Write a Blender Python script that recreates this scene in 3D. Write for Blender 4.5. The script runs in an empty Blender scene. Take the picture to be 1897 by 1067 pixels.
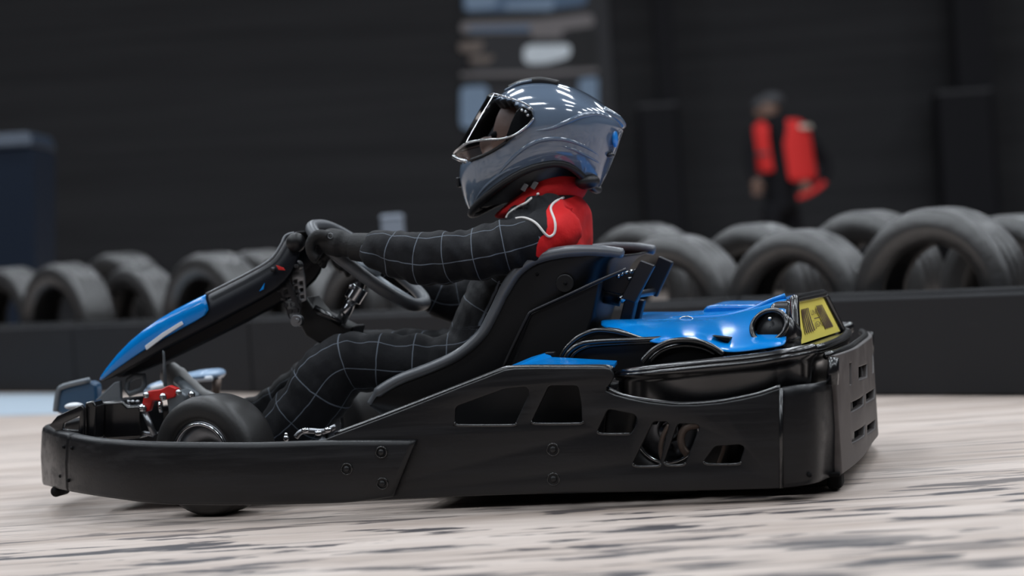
import bpy, bmesh, math, random
import numpy as np
from mathutils import Vector, Matrix, noise
from mathutils.bvhtree import BVHTree
random.seed(7)
scn = bpy.context.scene
COL = scn.collection
W_IMG, H_IMG = 1897.0, 1067.0
# ------------------------------------------------------------------ camera
FPX, CAM_D, CAM_H = 4230.0, 4.5, 0.527
HORIZON, ROLL, YAW = 455.0, 0.065, math.radians(13)
pitch = math.atan((H_IMG/2-HORIZON)/FPX)
cF = Vector((0, math.cos(pitch), -math.sin(pitch)))
_R0 = Vector((1, 0, 0)); _U0 = Vector((0, math.sin(pitch), math.cos(pitch)))
cR = _R0*math.cos(ROLL)-_U0*math.sin(ROLL)
cU = _R0*math.sin(ROLL)+_U0*math.cos(ROLL)
cO = Vector((0, -CAM_D, CAM_H))
cam_data = bpy.data.cameras.new('camera'); cam = bpy.data.objects.new('camera', cam_data)
COL.objects.link(cam); scn.camera = cam
cam_data.sensor_width = 36; cam_data.lens = FPX/W_IMG*36
M = Matrix((cR, cU, -cF)).transposed().to_4x4(); M.translation = cO
cam.matrix_world = M
cam_data.dof.use_dof = True; cam_data.dof.focus_distance = 4.7; cam_data.dof.aperture_fstop = 2.3
cam_data.clip_end = 200
# ------------------------------------------------------------------ world, exposure, hall lamps
scn.view_settings.view_transform = 'Standard'; scn.view_settings.look = 'None'
scn.view_settings.gamma = 1; scn.view_settings.use_curve_mapping = False
scn.view_settings.exposure = 0.0
wd = bpy.data.worlds.new('world'); scn.world = wd; wd.use_nodes = True
wd.node_tree.nodes['Background'].inputs[0].default_value = (0.6, 0.75, 1, 1)
wd.node_tree.nodes['Background'].inputs[1].default_value = 0.02
LAMP_W, LAMP_Z = 56.0, 5.8
LAMP_COL = (0.87, 0.935, 1.0)
LAMPS = [(x, y) for y in (-4.6, -1.2, 1.4, 4.2, 7.4, 11.5) for x in (-7.5, -4.5, -1.6, 1.6, 4.5, 7.5)]

# ------------------------------------------------------------------ pixel helpers
ROTL = Matrix.Rotation(YAW, 3, 'Z')           # world -> kart local
oL = ROTL @ cO
def ray(px, py): return cF*FPX + cR*(px-W_IMG/2) - cU*(py-H_IMG/2)
def L(px, py, y):                             # pixel onto the kart-local plane y = const
    d = ROTL @ ray(px, py); return oL + d*((y-oL.y)/d.y)
def LX(px, py, x):
    d = ROTL @ ray(px, py); return oL + d*((x-oL.x)/d.x)
def W(px, py, Y):                             # pixel onto the world plane Y = const
    d = ray(px, py); return cO + d*((Y-cO.y)/d.y)
def G(px, py, z=0.0):                         # pixel onto the floor
    d = ray(px, py); return cO + d*((z-cO.z)/d.z)
def proj_local(q):
    w = ROTL.transposed() @ Vector(q) - cO; k = FPX/(w.dot(cF))
    return W_IMG/2+w.dot(cR)*k, H_IMG/2-w.dot(cU)*k
YC = 0.575                                    # kart centre line
def mir(v): return Vector((v[0], 2*YC-v[1], v[2]))

# ------------------------------------------------------------------ materials
MATS = {}
def mat(name, col, rough=0.5, metal=0.0, coat=0.0, coat_rough=0.05, spec=0.5, scuff=None, bump=None, emit=None):
    m = bpy.data.materials.new(name); m.use_nodes = True; nt = m.node_tree; b = nt.nodes['Principled BSDF']
    b.inputs['Base Color'].default_value = (*col, 1); b.inputs['Roughness'].default_value = rough
    b.inputs['Metallic'].default_value = metal; b.inputs['Coat Weight'].default_value = coat
    b.inputs['Coat Roughness'].default_value = coat_rough; b.inputs['Specular IOR Level'].default_value = spec
    if emit: b.inputs['Emission Color'].default_value = (*emit[0], 1); b.inputs['Emission Strength'].default_value = emit[1]
    if scuff or bump:
        tc = nt.nodes.new('ShaderNodeTexCoord'); mp = nt.nodes.new('ShaderNodeMapping')
        nt.links.new(tc.outputs['Object'], mp.inputs[0])
    if scuff:   # (scale xyz, colour of the scuffs, low, high, rough of scuffs)
        sc, c2, lo, hi, r2 = scuff
        mp.inputs['Scale'].default_value = sc
        n = nt.nodes.new('ShaderNodeTexNoise'); n.inputs['Scale'].default_value = 1; n.inputs['Detail'].default_value = 8; n.inputs['Roughness'].default_value = .65
        nt.links.new(mp.outputs[0], n.inputs['Vector'])
        r = nt.nodes.new('ShaderNodeMapRange'); r.inputs[1].default_value = lo; r.inputs[2].default_value = hi
        nt.links.new(n.outputs['Fac'], r.inputs[0])
        mx = nt.nodes.new('ShaderNodeMix'); mx.data_type = 'RGBA'
        mx.inputs[6].default_value = (*col, 1); mx.inputs[7].default_value = (*c2, 1)
        nt.links.new(r.outputs[0], mx.inputs[0]); nt.links.new(mx.outputs[2], b.inputs['Base Color'])
        r3 = nt.nodes.new('ShaderNodeMapRange'); r3.inputs[3].default_value = rough; r3.inputs[4].default_value = r2
        nt.links.new(r.outputs[0], r3.inputs[0]); nt.links.new(r3.outputs[0], b.inputs['Roughness'])
    if bump:
        sc, st, dist = bump
        n2 = nt.nodes.new('ShaderNodeTexNoise'); n2.inputs['Scale'].default_value = sc; n2.inputs['Detail'].default_value = 6
        nt.links.new(tc.outputs['Object'], n2.inputs['Vector'])
        bp = nt.nodes.new('ShaderNodeBump'); bp.inputs['Strength'].default_value = st; bp.inputs['Distance'].default_value = dist
        nt.links.new(n2.outputs['Fac'], bp.inputs['Height']); nt.links.new(bp.outputs[0], b.inputs['Normal'])
    MATS[name] = m; return m
mat('black_plastic', (.0062, .0062, .0075), .36, spec=.38, scuff=((2.2, 30, 45), (.0125, .0125, .0145), .47, .70, .52), bump=(160, .12, .002))
mat('worn_lit_plastic', (.066, .056, .054), .5, scuff=((14, 14, 14), (.10, .087, .084), .45, .7, .6))  # rear panel: scuffed plastic, base also lightened to hold lamp and floor light
mat('black_gloss', (.005, .005, .006), .26, coat=.8, coat_rough=.16, bump=(90, .06, .002))
mat('fairing_black', (.004, .005, .009), .38, spec=.35)
mat('wing_pale', (.30, .42, .58), .25)
mat('black_satin', (.005, .005, .006), .42, spec=.4)
mat('black_matte', (.003, .003, .0035), .8, spec=.2)
mat('seat_black', (.0035, .0037, .0048), .45, spec=.35, bump=(220, .1, .001))
mat('seat_edge', (.12, .128, .142), .32, spec=.8)
mat('rubber', (.018, .017, .017), .42, bump=(120, .15, .002))
mat('blue_gloss', (.001, .215, .66), .16, coat=.0, spec=.5, scuff=((9, 26, 30), (.01, .28, .74), .55, .75, .30))
mat('blue_dark', (.02, .07, .14), .3, coat=.4)
mat('white_decal', (.75, .78, .82), .35)
mat('chrome', (.55, .56, .58), .16, 1.0)
mat('steel', (.28, .29, .31), .34, 1.0)
mat('steel_dark', (.05, .05, .055), .35, .8)
mat('rust_disc', (.16, .12, .10), .45, .5)
mat('red_paint', (.55, .014, .012), .38)
mat('red_cloth', (.72, .014, .016), .85, bump=(60, .35, .01))
mat('yellow_plate', (.95, .80, .15), .5)
mat('plate_ink', (.12, .075, .05), .5)
mat('helmet_grey', (.125, .168, .235), .12, coat=1.0, coat_rough=.015, spec=.6)
mat('helmet_trim', (.012, .012, .014), .45)
mat('helmet_badge', (.02, .26, .75), .3, coat=.5)
mat('skin', (.15, .085, .062), .55)
mat('glove', (.0055, .0055, .0065), .65, bump=(150, .4, .003))
mat('piping', (.78, .75, .72), .6)
mat('shoe', (.42, .42, .42), .55)
mat('grey_metal', (.16, .18, .20), .4, .3)
mat('marshal_dark', (.006, .006, .008), .85, spec=.2)
mat('cap_grey', (.05, .05, .055), .8)
mat('vest_red', (.62, .018, .016), .8)
mat('vest_band', (.55, .50, .42), .5)
mat('barrier_black', (.0125, .0125, .0145), .6, spec=.3, scuff=((3.0, 3.0, 26), (.03, .03, .034), .60, .78, .6))
mat('tyre_wall', (.021, .0195, .0195), .36, spec=.95, bump=(30, .2, .01))
mat('bin_blue', (.005, .011, .024), .6, spec=.2)
mat('bin_lid', (.016, .028, .05), .5)
mat('column_black', (.011, .011, .0135), .8, spec=.2)
mat('post_grey', (.20, .23, .28), .55)
mat('lamp_body', (.2, .2, .2), .5)
mat('ban_base', (.022, .022, .027), .6)
mat('ban_slate', (.24, .34, .48), .6)
mat('ban_blue', (.10, .17, .28), .6)
mat('ban_black', (.005, .005, .007), .6)
mat('ban_taupe', (.23, .21, .215), .6)
mat('ban_brown', (.19, .15, .13), .6)
mat('ban_white', (.85, .93, 1.0), .6)
# clear visor
m = bpy.data.materials.new('clear_visor'); m.use_nodes = True; nt = m.node_tree; nt.nodes.clear()
o = nt.nodes.new('ShaderNodeOutputMaterial'); mx = nt.nodes.new('ShaderNodeMixShader'); fr = nt.nodes.new('ShaderNodeFresnel'); fr.inputs[0].default_value = 1.5
tr = nt.nodes.new('ShaderNodeBsdfTransparent'); tr.inputs[0].default_value = (.88, .9, .93, 1); gl = nt.nodes.new('ShaderNodeBsdfGlossy'); gl.inputs['Roughness'].default_value = .04
nt.links.new(fr.outputs[0], mx.inputs[0]); nt.links.new(tr.outputs[0], mx.inputs[1]); nt.links.new(gl.outputs[0], mx.inputs[2]); nt.links.new(mx.outputs[0], o.inputs[0]); MATS['clear_visor'] = m

# ------------------------------------------------------------------ mesh helpers
def link(o, parent=None):
    COL.objects.link(o)
    if parent is not None: o.parent = parent
    return o
def mk(name, verts, faces, material, parent=None, smooth=True, solid=0, bevel=0, sub=0, seg=2, fixn=True):
    me = bpy.data.meshes.new(name); me.from_pydata([tuple(v) for v in verts], [], faces); me.update()
    if fixn:
        bm = bmesh.new(); bm.from_mesh(me); bmesh.ops.recalc_face_normals(bm, faces=bm.faces); bm.to_mesh(me); bm.free()
    me.materials.append(MATS[material])
    if smooth: me.polygons.foreach_set('use_smooth', [True]*len(me.polygons))
    o = link(bpy.data.objects.new(name, me), parent)
    if solid:
        md = o.modifiers.new('solid', 'SOLIDIFY'); md.thickness = solid; md.offset = 0
    if bevel:
        md = o.modifiers.new('bevel', 'BEVEL'); md.width = bevel; md.segments = seg; md.limit_method = 'ANGLE'; md.angle_limit = math.radians(35)
        md.harden_normals = smooth
    if sub:
        md = o.modifiers.new('sub', 'SUBSURF'); md.levels = sub; md.render_levels = sub
    return o
def cat(parts):
    V, Fc = [], []
    for v, f in parts:
        n = len(V); V += list(v); Fc += [tuple(i+n for i in q) for q in f]
    return V, Fc
def grid(rows, cu=False, cv=False, caps=False):
    nu, nv = len(rows), len(rows[0]); V = [p for r in rows for p in r]; Fc = []
    for i in range(nu if cu else nu-1):
        for j in range(nv if cv else nv-1):
            a, b = i*nv+j, i*nv+(j+1) % nv; c, d = ((i+1) % nu)*nv+(j+1) % nv, ((i+1) % nu)*nv+j
            Fc.append((a, b, c, d))
    if caps: Fc.append(tuple(range(nv))[::-1]); Fc.append(tuple((nu-1)*nv+j for j in range(nv)))
    return V, Fc
def spline(pts, n=6, closed=False):
    pts = [Vector(p) for p in pts]; out = []; N = len(pts)
    for i in range(N if closed else N-1):
        g = lambda k: pts[k % N] if closed else pts[max(0, min(N-1, k))]
        p0, p1, p2, p3 = g(i-1), g(i), g(i+1), g(i+2)
        for k in range(n):
            t = k/n
            out.append(.5*((2*p1)+(p2-p0)*t+(2*p0-5*p1+4*p2-p3)*t*t+(3*p1-p0-3*p2+p3)*t**3))
    if not closed: out.append(pts[-1])
    return out
def tube(pts, r, n=10, closed=False, ref=None, rb=None):
    """swept tube; r in the plane across ref, rb along ref"""
    pts = [Vector(p) for p in pts]; N = len(pts)
    rr = r if isinstance(r, (list, tuple)) else [r]*N
    rbb = rb if isinstance(rb, (list, tuple)) else ([rb]*N if rb else rr)
    rows = []; prev = None
    for i, p in enumerate(pts):
        a = pts[(i-1) % N] if closed else pts[max(0, i-1)]; b = pts[(i+1) % N] if closed else pts[min(N-1, i+1)]
        T = (b-a).normalized()
        if ref is not None: B = Vector(ref)
        else: B = prev if prev is not None else (Vector((0, 0, 1)) if abs(T.z) < .9 else Vector((1, 0, 0)))
        B = (B-T*B.dot(T)).normalized(); prev = B; Nn = T.cross(B)
        rows.append([p+Nn*(rr[i]*math.cos(2*math.pi*k/n))+B*(rbb[i]*math.sin(2*math.pi*k/n)) for k in range(n)])
    return grid(rows, closed, True, not closed)
def tubeo(name, pts, r, material, parent, n=10, closed=False, **kw):
    return mk(name, *tube(pts, r, n, closed, **kw), material, parent)
def boxv(c, sx, sy, sz, R=None):
    V = []
    for dx in (-1, 1):
        for dy in (-1, 1):
            for dz in (-1, 1):
                v = Vector((dx*sx/2, dy*sy/2, dz*sz/2)); V.append((R @ v if R else v)+Vector(c))
    return V, [(0, 1, 3, 2), (4, 6, 7, 5), (0, 4, 5, 1), (2, 3, 7, 6), (0, 2, 6, 4), (1, 5, 7, 3)]
def prismv(pts2, y0, y1):                      # pixel polygon taken at y0, extruded along local y
    a = [L(px, py, y0) for px, py in pts2]; n = len(a)
    b = [Vector((p.x, y1, p.z)) for p in a]
    return a+b, [tuple(range(n)), tuple(range(2*n-1, n-1, -1))]+[(i, (i+1) % n, n+(i+1) % n, n+i) for i in range(n)]
def prism(name, pts2, y0, y1, material, parent, bevel=.004, smooth=True):
    return mk(name, *prismv(pts2, y0, y1), material, parent, smooth=smooth, bevel=bevel)
def lathe(profile, n=40, axis='Y', closed=True):
    rows = []
    for k in range(n):
        a = 2*math.pi*k/n
        rows.append([Vector((r*math.cos(a), h, r*math.sin(a))) for r, h in profile])
    return grid(rows, True, closed)
def rounded(poly, rad=4, n=4):
    out = []; N = len(poly)
    for i, p in enumerate(poly):
        p = Vector(p).to_2d() if len(p) > 2 else Vector(p); a = Vector(poly[i-1]); b = Vector(poly[(i+1) % N])
        u = (a-p); v = (b-p); k = min(rad, u.length*.45, v.length*.45); A = p+u.normalized()*k; B = p+v.normalized()*k
        for j in range(n+1):
            t = j/n; out.append(tuple(A*(1-t)**2+p*2*t*(1-t)+B*t*t))
    return out
def flatplate(name, loops, thick, bev, material, parent, mapf, cuts=()):
    """2-D filled loops (first outer, rest holes) -> mesh with rounded edges; mapf(u,v,w)->local"""
    cu = bpy.data.curves.new(name, 'CURVE'); cu.dimensions = '2D'; cu.fill_mode = 'BOTH'; cu.extrude = thick/2-bev; cu.bevel_depth = bev; cu.bevel_resolution = 2
    cu.offset = -bev
    for lp in loops:
        s = cu.splines.new('POLY'); s.points.add(len(lp)-1); s.use_cyclic_u = True
        for q, p in zip(s.points, lp): q.co = (p[0], p[1], 0, 1)
    o = bpy.data.objects.new(name, cu); COL.objects.link(o)
    dg = bpy.context.evaluated_depsgraph_get(); dg.update()
    me = bpy.data.meshes.new_from_object(o.evaluated_get(dg)); bpy.data.objects.remove(o); bpy.data.curves.remove(cu)
    me.name = name
    if len(cuts):
        bm = bmesh.new(); bm.from_mesh(me)
        for c in cuts: bmesh.ops.bisect_plane(bm, geom=bm.verts[:]+bm.edges[:]+bm.faces[:], plane_co=(c, 0, 0), plane_no=(1, 0, 0))
        bm.to_mesh(me); bm.free()
    for v in me.vertices: v.co = mapf(*v.co)
    bm = bmesh.new(); bm.from_mesh(me); bmesh.ops.remove_doubles(bm, verts=bm.verts, dist=1e-5); bmesh.ops.recalc_face_normals(bm, faces=bm.faces); bm.to_mesh(me); bm.free()
    me.materials.clear(); me.materials.append(MATS[material])
    me.polygons.foreach_set('use_smooth', [True]*len(me.polygons))
    ob = link(bpy.data.objects.new(name, me), parent)
    md = ob.modifiers.new('es', 'EDGE_SPLIT'); md.split_angle = math.radians(38)
    return ob
def plate(name, outer, holes, y, thick, bev, material, parent, rad=4):
    f = lambda poly, r: [(L(px, py, y).x, L(px, py, y).z) for px, py in (rounded(poly, r) if r else poly)]
    return flatplate(name, [f(outer, 0)]+[f(h, rad) for h in holes], thick, bev, material, parent, lambda u, v, w: Vector((u, y+w, v)))
def ellv(c, rx, ry, rz, n=20, m=12, R=None):
    rows = []
    for i in range(m+1):
        t = math.pi*i/m
        rows.append([])
        for k in range(n):
            a = 2*math.pi*k/n; v = Vector((rx*max(math.sin(t), .01)*math.cos(a), ry*max(math.sin(t), .01)*math.sin(a), rz*math.cos(t)))
            rows[-1].append((R @ v if R else v)+Vector(c))
    return grid(rows, False, True, True)
def cyly(c, r, h, n=20, y0=None):               # cylinder along local y
    return tube([Vector(c)+Vector((0, -h/2, 0)), Vector(c)+Vector((0, h/2, 0))], r, n)
def thing(name, label, catg, loc=(0, 0, 0), rotz=0, group=None):
    o = bpy.data.objects.new(name, None); COL.objects.link(o); o.location = loc; o.rotation_euler = (0, 0, rotz)
    o['label'] = label; o['category'] = catg
    if group: o['group'] = group
    o.empty_display_size = .1
    return o
def tag(o, label, catg, group=None):
    o['label'] = label; o['category'] = catg
    if group: o['group'] = group
    return o
def struct(o): o['kind'] = 'structure'; return o
def remesh(name, parts, voxel, smooth_it, material, parent):
    V, Fc = cat(parts); o = mk(name, V, Fc, material, None)
    md = o.modifiers.new('r', 'REMESH'); md.mode = 'VOXEL'; md.voxel_size = voxel
    if smooth_it: md = o.modifiers.new('s', 'SMOOTH'); md.iterations = smooth_it; md.factor = .5
    dg = bpy.context.evaluated_depsgraph_get(); dg.update()
    me = bpy.data.meshes.new_from_object(o.evaluated_get(dg)); old = o.data; o.modifiers.clear(); o.data = me; bpy.data.meshes.remove(old); me.name = name
    if not me.materials: me.materials.append(MATS[material])
    me.polygons.foreach_set('use_smooth', [True]*len(me.polygons))
    if parent is not None: o.parent = parent
    return o

# =================================================================== THE HALL
RX, RY0, RY1, RZ = 13.0, -9.0, 17.5, 6.0
# floor: pale worn screed with dark rubber marks
m = bpy.data.materials.new('floor_worn'); m.use_nodes = True; nt = m.node_tree; b = nt.nodes['Principled BSDF']; b.inputs['Roughness'].default_value = .5
tc = nt.nodes.new('ShaderNodeTexCoord')
def fnoise(scale, rot, detail, rough=.6, dist=0):
    mp = nt.nodes.new('ShaderNodeMapping'); mp.inputs['Rotation'].default_value = (0, 0, rot); mp.inputs['Scale'].default_value = scale
    nt.links.new(tc.outputs['Object'], mp.inputs[0]); n = nt.nodes.new('ShaderNodeTexNoise'); n.inputs['Scale'].default_value = 1
    n.inputs['Detail'].default_value = detail; n.inputs['Roughness'].default_value = rough; n.inputs['Distortion'].default_value = dist
    nt.links.new(mp.outputs[0], n.inputs['Vector']); return n.outputs['Fac']
def mrange(src, a, b_, c=0, d=1):
    r = nt.nodes.new('ShaderNodeMapRange'); r.inputs[1].default_value = a; r.inputs[2].default_value = b_; r.inputs[3].default_value = c; r.inputs[4].default_value = d
    nt.links.new(src, r.inputs[0]); return r.outputs[0]
def mth(op, a, b_):
    n = nt.nodes.new('ShaderNodeMath'); n.operation = op
    for i, q in enumerate((a, b_)):
        if isinstance(q, (int, float)): n.inputs[i].default_value = q
        else: nt.links.new(q, n.inputs[i])
    return n.outputs[0]
def mixc(fac, c1, c2):
    n = nt.nodes.new('ShaderNodeMix'); n.data_type = 'RGBA'
    nt.links.new(fac, n.inputs[0])
    for i, c in ((6, c1), (7, c2)):
        if isinstance(c, tuple): n.inputs[i].default_value = (*c, 1)
        else: nt.links.new(c, n.inputs[i])
    return n.outputs[2]
tone = mixc(mrange(fnoise((.9, 6.5, 1), -.2, 7, .65), .38, .66), (.665, .565, .505), (.41, .325, .275))
marks = mrange(fnoise((3.3, 15, 1), -.2, 4, .55, .35), .55, .59)
sep = nt.nodes.new('ShaderNodeSeparateXYZ'); nt.links.new(tc.outputs['Object'], sep.inputs[0])
near = mrange(sep.outputs[1], -.15, .5, 1, .10)               # the rubbered racing line this side of the kart
thin = mrange(fnoise((1.6, 26, 1), -.2, 5, .6, .2), .57, .64, 0, .9)
patch = mrange(fnoise((2.0, 8.0, 1), -.25, 4, .55, .4), .545, .60, 0, .9)
mk1 = mth('MULTIPLY', marks, near)
mk2 = mth('MAXIMUM', mk1, mth('MULTIPLY', thin, .7))
mk3 = mth('MAXIMUM', mk2, mth('MULTIPLY', patch, mrange(sep.outputs[1], -.78, -.42, 1, 0)))
nt.links.new(mixc(mk3, tone, (.062, .055, .060)), b.inputs['Base Color'])
bp = nt.nodes.new('ShaderNodeBump'); bp.inputs['Strength'].default_value = .15; bp.inputs['Distance'].default_value = .004
nt.links.new(fnoise((60, 60, 60), 0, 5), bp.inputs['Height']); nt.links.new(bp.outputs[0], b.inputs['Normal']); MATS['floor_worn'] = m
# back wall: black horizontal cladding
m = bpy.data.materials.new('wall_black'); m.use_nodes = True; nt = m.node_tree; b = nt.nodes['Principled BSDF']; b.inputs['Roughness'].default_value = .75; b.inputs['Specular IOR Level'].default_value = .3
tc = nt.nodes.new('ShaderNodeTexCoord')
wv = mrange(fnoise((.35, .35, 9), 0, 6), .35, .7)
nt.links.new(mixc(wv, (.017, .017, .0195), (.029, .029, .032)), b.inputs['Base Color']); MATS['wall_black'] = m
def slab(name, c, sx, sy, sz, material):
    return struct(mk(name, *boxv(c, sx, sy, sz), material, None, smooth=False))
slab('floor', (0, (RY0+RY1)/2, -.05), 2*RX, RY1-RY0, .1, 'floor_worn')
slab('ceiling', (0, (RY0+RY1)/2, RZ+.05), 2*RX, RY1-RY0, .1, 'wall_black')
slab('wall_back', (0, RY1+.1, RZ/2), 2*RX, .2, RZ, 'wall_black')
slab('wall_front', (0, RY0-.1, RZ/2), 2*RX, .2, RZ, 'wall_black')
slab('wall_left', (-RX-.1, (RY0+RY1)/2, RZ/2), .2, RY1-RY0, RZ, 'wall_black')
slab('wall_right', (RX+.1, (RY0+RY1)/2, RZ/2), .2, RY1-RY0, RZ, 'wall_black')
# lamps
for x, y in LAMPS:
    t = thing('ceiling_lamp', 'rectangular white LED panel lamp hung under the hall ceiling', 'lamp', (x, y, LAMP_Z), 0, 'ceiling lamps')
    mk('housing', *boxv((0, 0, .09), 1.15, .62, .08), 'lamp_body', t, smooth=False, bevel=.01)
    mk('suspension_bar', *tube([(0, 0, .12), (0, 0, RZ-LAMP_Z)], .01, 8), 'lamp_body', t)
    ld = bpy.data.lights.new('panel_light', 'AREA'); ld.shape = 'RECTANGLE'; ld.size = 1.1; ld.size_y = .57; ld.energy = LAMP_W; ld.color = LAMP_COL
    lo = link(bpy.data.objects.new('panel_light', ld), t); lo.location = (0, 0, .04)

# =================================================================== BACKGROUND
# track barrier: low black belt wall running to the left rear
BL, BR = G(0, 728), G(1897, 734)
bdir = (BR-BL); bdir.z = 0; blen = bdir.length; bdir.normalize(); bnor = Vector((bdir.y, -bdir.x, 0))
BH = .30
bar = thing('track_barrier', 'low black plastic track barrier wall in front of the tyre row', 'barrier', tuple(BL-bdir*4.5), math.atan2(bdir.y, bdir.x))
nseg = 9; tot = blen+6.0; sl = tot/nseg
for i in range(nseg):
    p = mk('panel', *boxv((sl*(i+.5), .06, BH/2), sl-.006, .12, BH), 'barrier_black', bar, bevel=.012)
    mk('rail', *tube([(sl*i+.01, .03, BH+.002), (sl*(i+1)-.01, .03, BH+.002)], .012, 8), 'barrier_black', p)
# thin pale blue-grey strip on the floor beyond the nose
a0, a1 = G(-260, 732), G(112, 729); c0, c1 = G(-260, 778), G(112, 768)
struct(mk('trim_1', [a0+Vector((0, -.05, .002)), a1+Vector((0, -.05, .002)), c1+Vector((0, 0, .002)), c0+Vector((0, 0, .002))], [(0, 1, 2, 3)], 'white_decal', None, smooth=False))
bpy.data.objects['trim_1'].data.materials[0] = mat('strip_pale', (.42, .50, .58), .5)
# tyres standing behind the barrier
def tyre_mesh(name, R, w, hole):
    pr = [(hole, -w*.36), (hole+.012, -w*.40), (hole+.05, -w*.50), (R-.06, -w*.50), (R-.022, -w*.46), (R-.006, -w*.38)]
    for k in (-.22, 0, .22):
        pr += [(R, w*(k-.07)), (R-.007, w*(k-.02)), (R-.007, w*(k+.02)), (R, w*(k+.07))]
    pr += [(R-.006, w*.38), (R-.022, w*.46), (R-.06, w*.50), (hole+.05, w*.50), (hole+.012, w*.40), (hole, w*.36), (hole+.02, w*.30), (R-.035, w*.36), (R-.035, -w*.36), (hole+.02, -w*.30)]
    V, Fc = lathe(pr, 56); me = bpy.data.meshes.new(name); me.from_pydata([tuple(v) for v in V], [], Fc)
    bm = bmesh.new(); bm.from_mesh(me); bmesh.ops.recalc_face_normals(bm, faces=bm.faces); bm.to_mesh(me); bm.free()
    me.materials.append(MATS['tyre_wall']); me.polygons.foreach_set('use_smooth', [True]*len(me.polygons)); return me
TM = tyre_mesh('tyre', .29, .19, .175)
def place_tyre(px, top, row, label, group, yaw):
    back = .12+.14 + row
    # foot of the tyre on the line parallel to the barrier
    a = BL-bnor*back; d = ray(px, 520); d = Vector((d.x, d.y)); n = Vector((bnor.x, bnor.y)); o2 = Vector((cO.x, cO.y))
    t = (Vector((a.x, a.y))-o2).dot(n)/d.dot(n); p = o2+d*t
    dist = (Vector((p.x, p.y, .3))-cO).dot(cF)
    rr = ray(px, top); z = cO.z+rr.z/rr.dot(cF)*dist
    R = max(.25, min(.36, z/2)); s = R/.29
    o = bpy.data.objects.new('tyre', TM); COL.objects.link(o); o.location = (p.x, p.y, .29*s); o.scale = (s, s, s); o.rotation_euler = (0, 0, yaw)
    tag(o, label, 'tyre', group)
FR = [(-95, 500), (20, 495), (120, 487), (255, 492), (395, 467), (545, 470), (690, 466), (850, 462), (1030, 450), (1250, 434), (1485, 424), (1745, 383), (2060, 392)]
BK = [(225, 468), (480, 463), (640, 452), (800, 450), (960, 445), (1195, 413), (1405, 413), (1612, 389), (1880, 396)]
byaw = math.atan2(bdir.y, bdir.x)
TLAB = {1745: 'largest worn black tyre standing behind the low barrier', 1485: 'worn black tyre standing next to the largest tyre, behind the kart yellow plate', 1250: 'worn black tyre standing behind the two posts at the kart seat back', 690: 'worn black tyre seen through the gap under the driver arm and steering wheel', 1405: 'black tyre in the rear row right below the marshal in red vest'}
for i, (px, tp) in enumerate(FR):
    place_tyre(px, tp, .23*(i % 2) if px < 900 else .0, TLAB.get(px, 'worn black tyre standing upright against the back of the low barrier'), 'tyres in the front row behind the barrier', byaw+math.radians(random.uniform(-1, 1) if px < 900 else 7+random.uniform(-1.5, 1.5)))
for i, (px, tp) in enumerate(BK):
    place_tyre(px, tp, .48+.23*(i % 2), TLAB.get(px, 'black tyre peeking out from behind the front row of barrier tyres'), 'tyres in the rear row behind the barrier', byaw+math.radians(random.uniform(-2, 2)))
# blue wheeled container by the left
YB = 9.0
def WB(px, py): return W(px, py, YB)
p0, p1 = WB(-140, 262), WB(84, 265); zb = p0.z; base = Vector(((p0.x+p1.x)/2, YB, 0)); wx = (p1.x-p0.x)
t = thing('waste_container', 'dark blue tapered container with paler lid standing behind the tyres', 'container', tuple(base))
def taper(z0, z1, w0, w1, d0, d1):
    V = [Vector((sx*w/2, sy*d/2, z)) for z, w, d in ((z0, w0, d0), (z1, w1, d1)) for sx, sy in ((-1, -1), (1, -1), (1, 1), (-1, 1))]
    return V, [(0, 1, 2, 3), (4, 5, 6, 7), (0, 1, 5, 4), (1, 2, 6, 5), (2, 3, 7, 6), (3, 0, 4, 7)]
mk('body', *taper(.14, zb-.09, wx*.80, wx*.985, .55, .68), 'bin_blue', t, bevel=.03)
mk('lid', *taper(zb-.09, zb, wx*1.0, wx*.94, .74, .62), 'bin_lid', t, bevel=.025)
for sx in (-1, 1):
    for sy in (-1, 1): mk('castor', *cyly((sx*wx*.32, sy*.2, .075), .075, .05), 'black_matte', t)
# pale bollard behind the tyres
pb = W(726, 397, 6.6); t = thing('marker_post', 'short pale grey square post standing behind the tyre row', 'post', (pb.x, 6.6, 0))
hw = W(748, 397, 6.6).x-pb.x
mk('shaft', *boxv((0, 0, pb.z/2-.01), 2*hw*.93, 2*hw*.93, pb.z-.02), 'post_grey', t, bevel=.008)
mk('cap', *taper(pb.z-.02, pb.z, hw*2.1, hw*1.7, hw*2.1, hw*1.7), 'post_grey', t, bevel=.005)
# dark steel columns with padded feet in front of the back wall
def column(xl, xr, bl, br, ytop, lab):
    Yc = RY1-.5; xm = (W(xl, 100, Yc).x+W(xr, 100, Yc).x)/2; w = W(xr, 100, Yc).x-W(xl, 100, Yc).x
    zt = W((bl+br)/2, ytop, Yc).z; w2 = W(br, 300, Yc).x-W(bl, 300, Yc).x; xm2 = (W(bl, 300, Yc).x+W(br, 300, Yc).x)/2
    t = thing('steel_column', lab, 'column', (xm, Yc, 0))
    V, Fc = cat([boxv((0, -.11, RZ/2), w, .03, RZ), boxv((0, .11, RZ/2), w, .03, RZ), boxv((0, 0, RZ/2), .03, .2, RZ)])
    mk('beam', V, Fc, 'column_black', t, smooth=False)
    mk('padding', *boxv((xm2-xm, 0, zt/2), w2, .4, zt), 'column_black', t, bevel=.03)
    mk('padding_strap', *boxv((xm2-xm, 0, zt-.03), w2+.01, .41, .03), 'cap_grey', t, bevel=.003)
column(1214, 1250, 1188, 1258, 190, 'black steel column with padded foot beside the banner')
column(1768, 1832, 1738, 1836, 165, 'black steel column with padded foot, right of the marshal')
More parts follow.
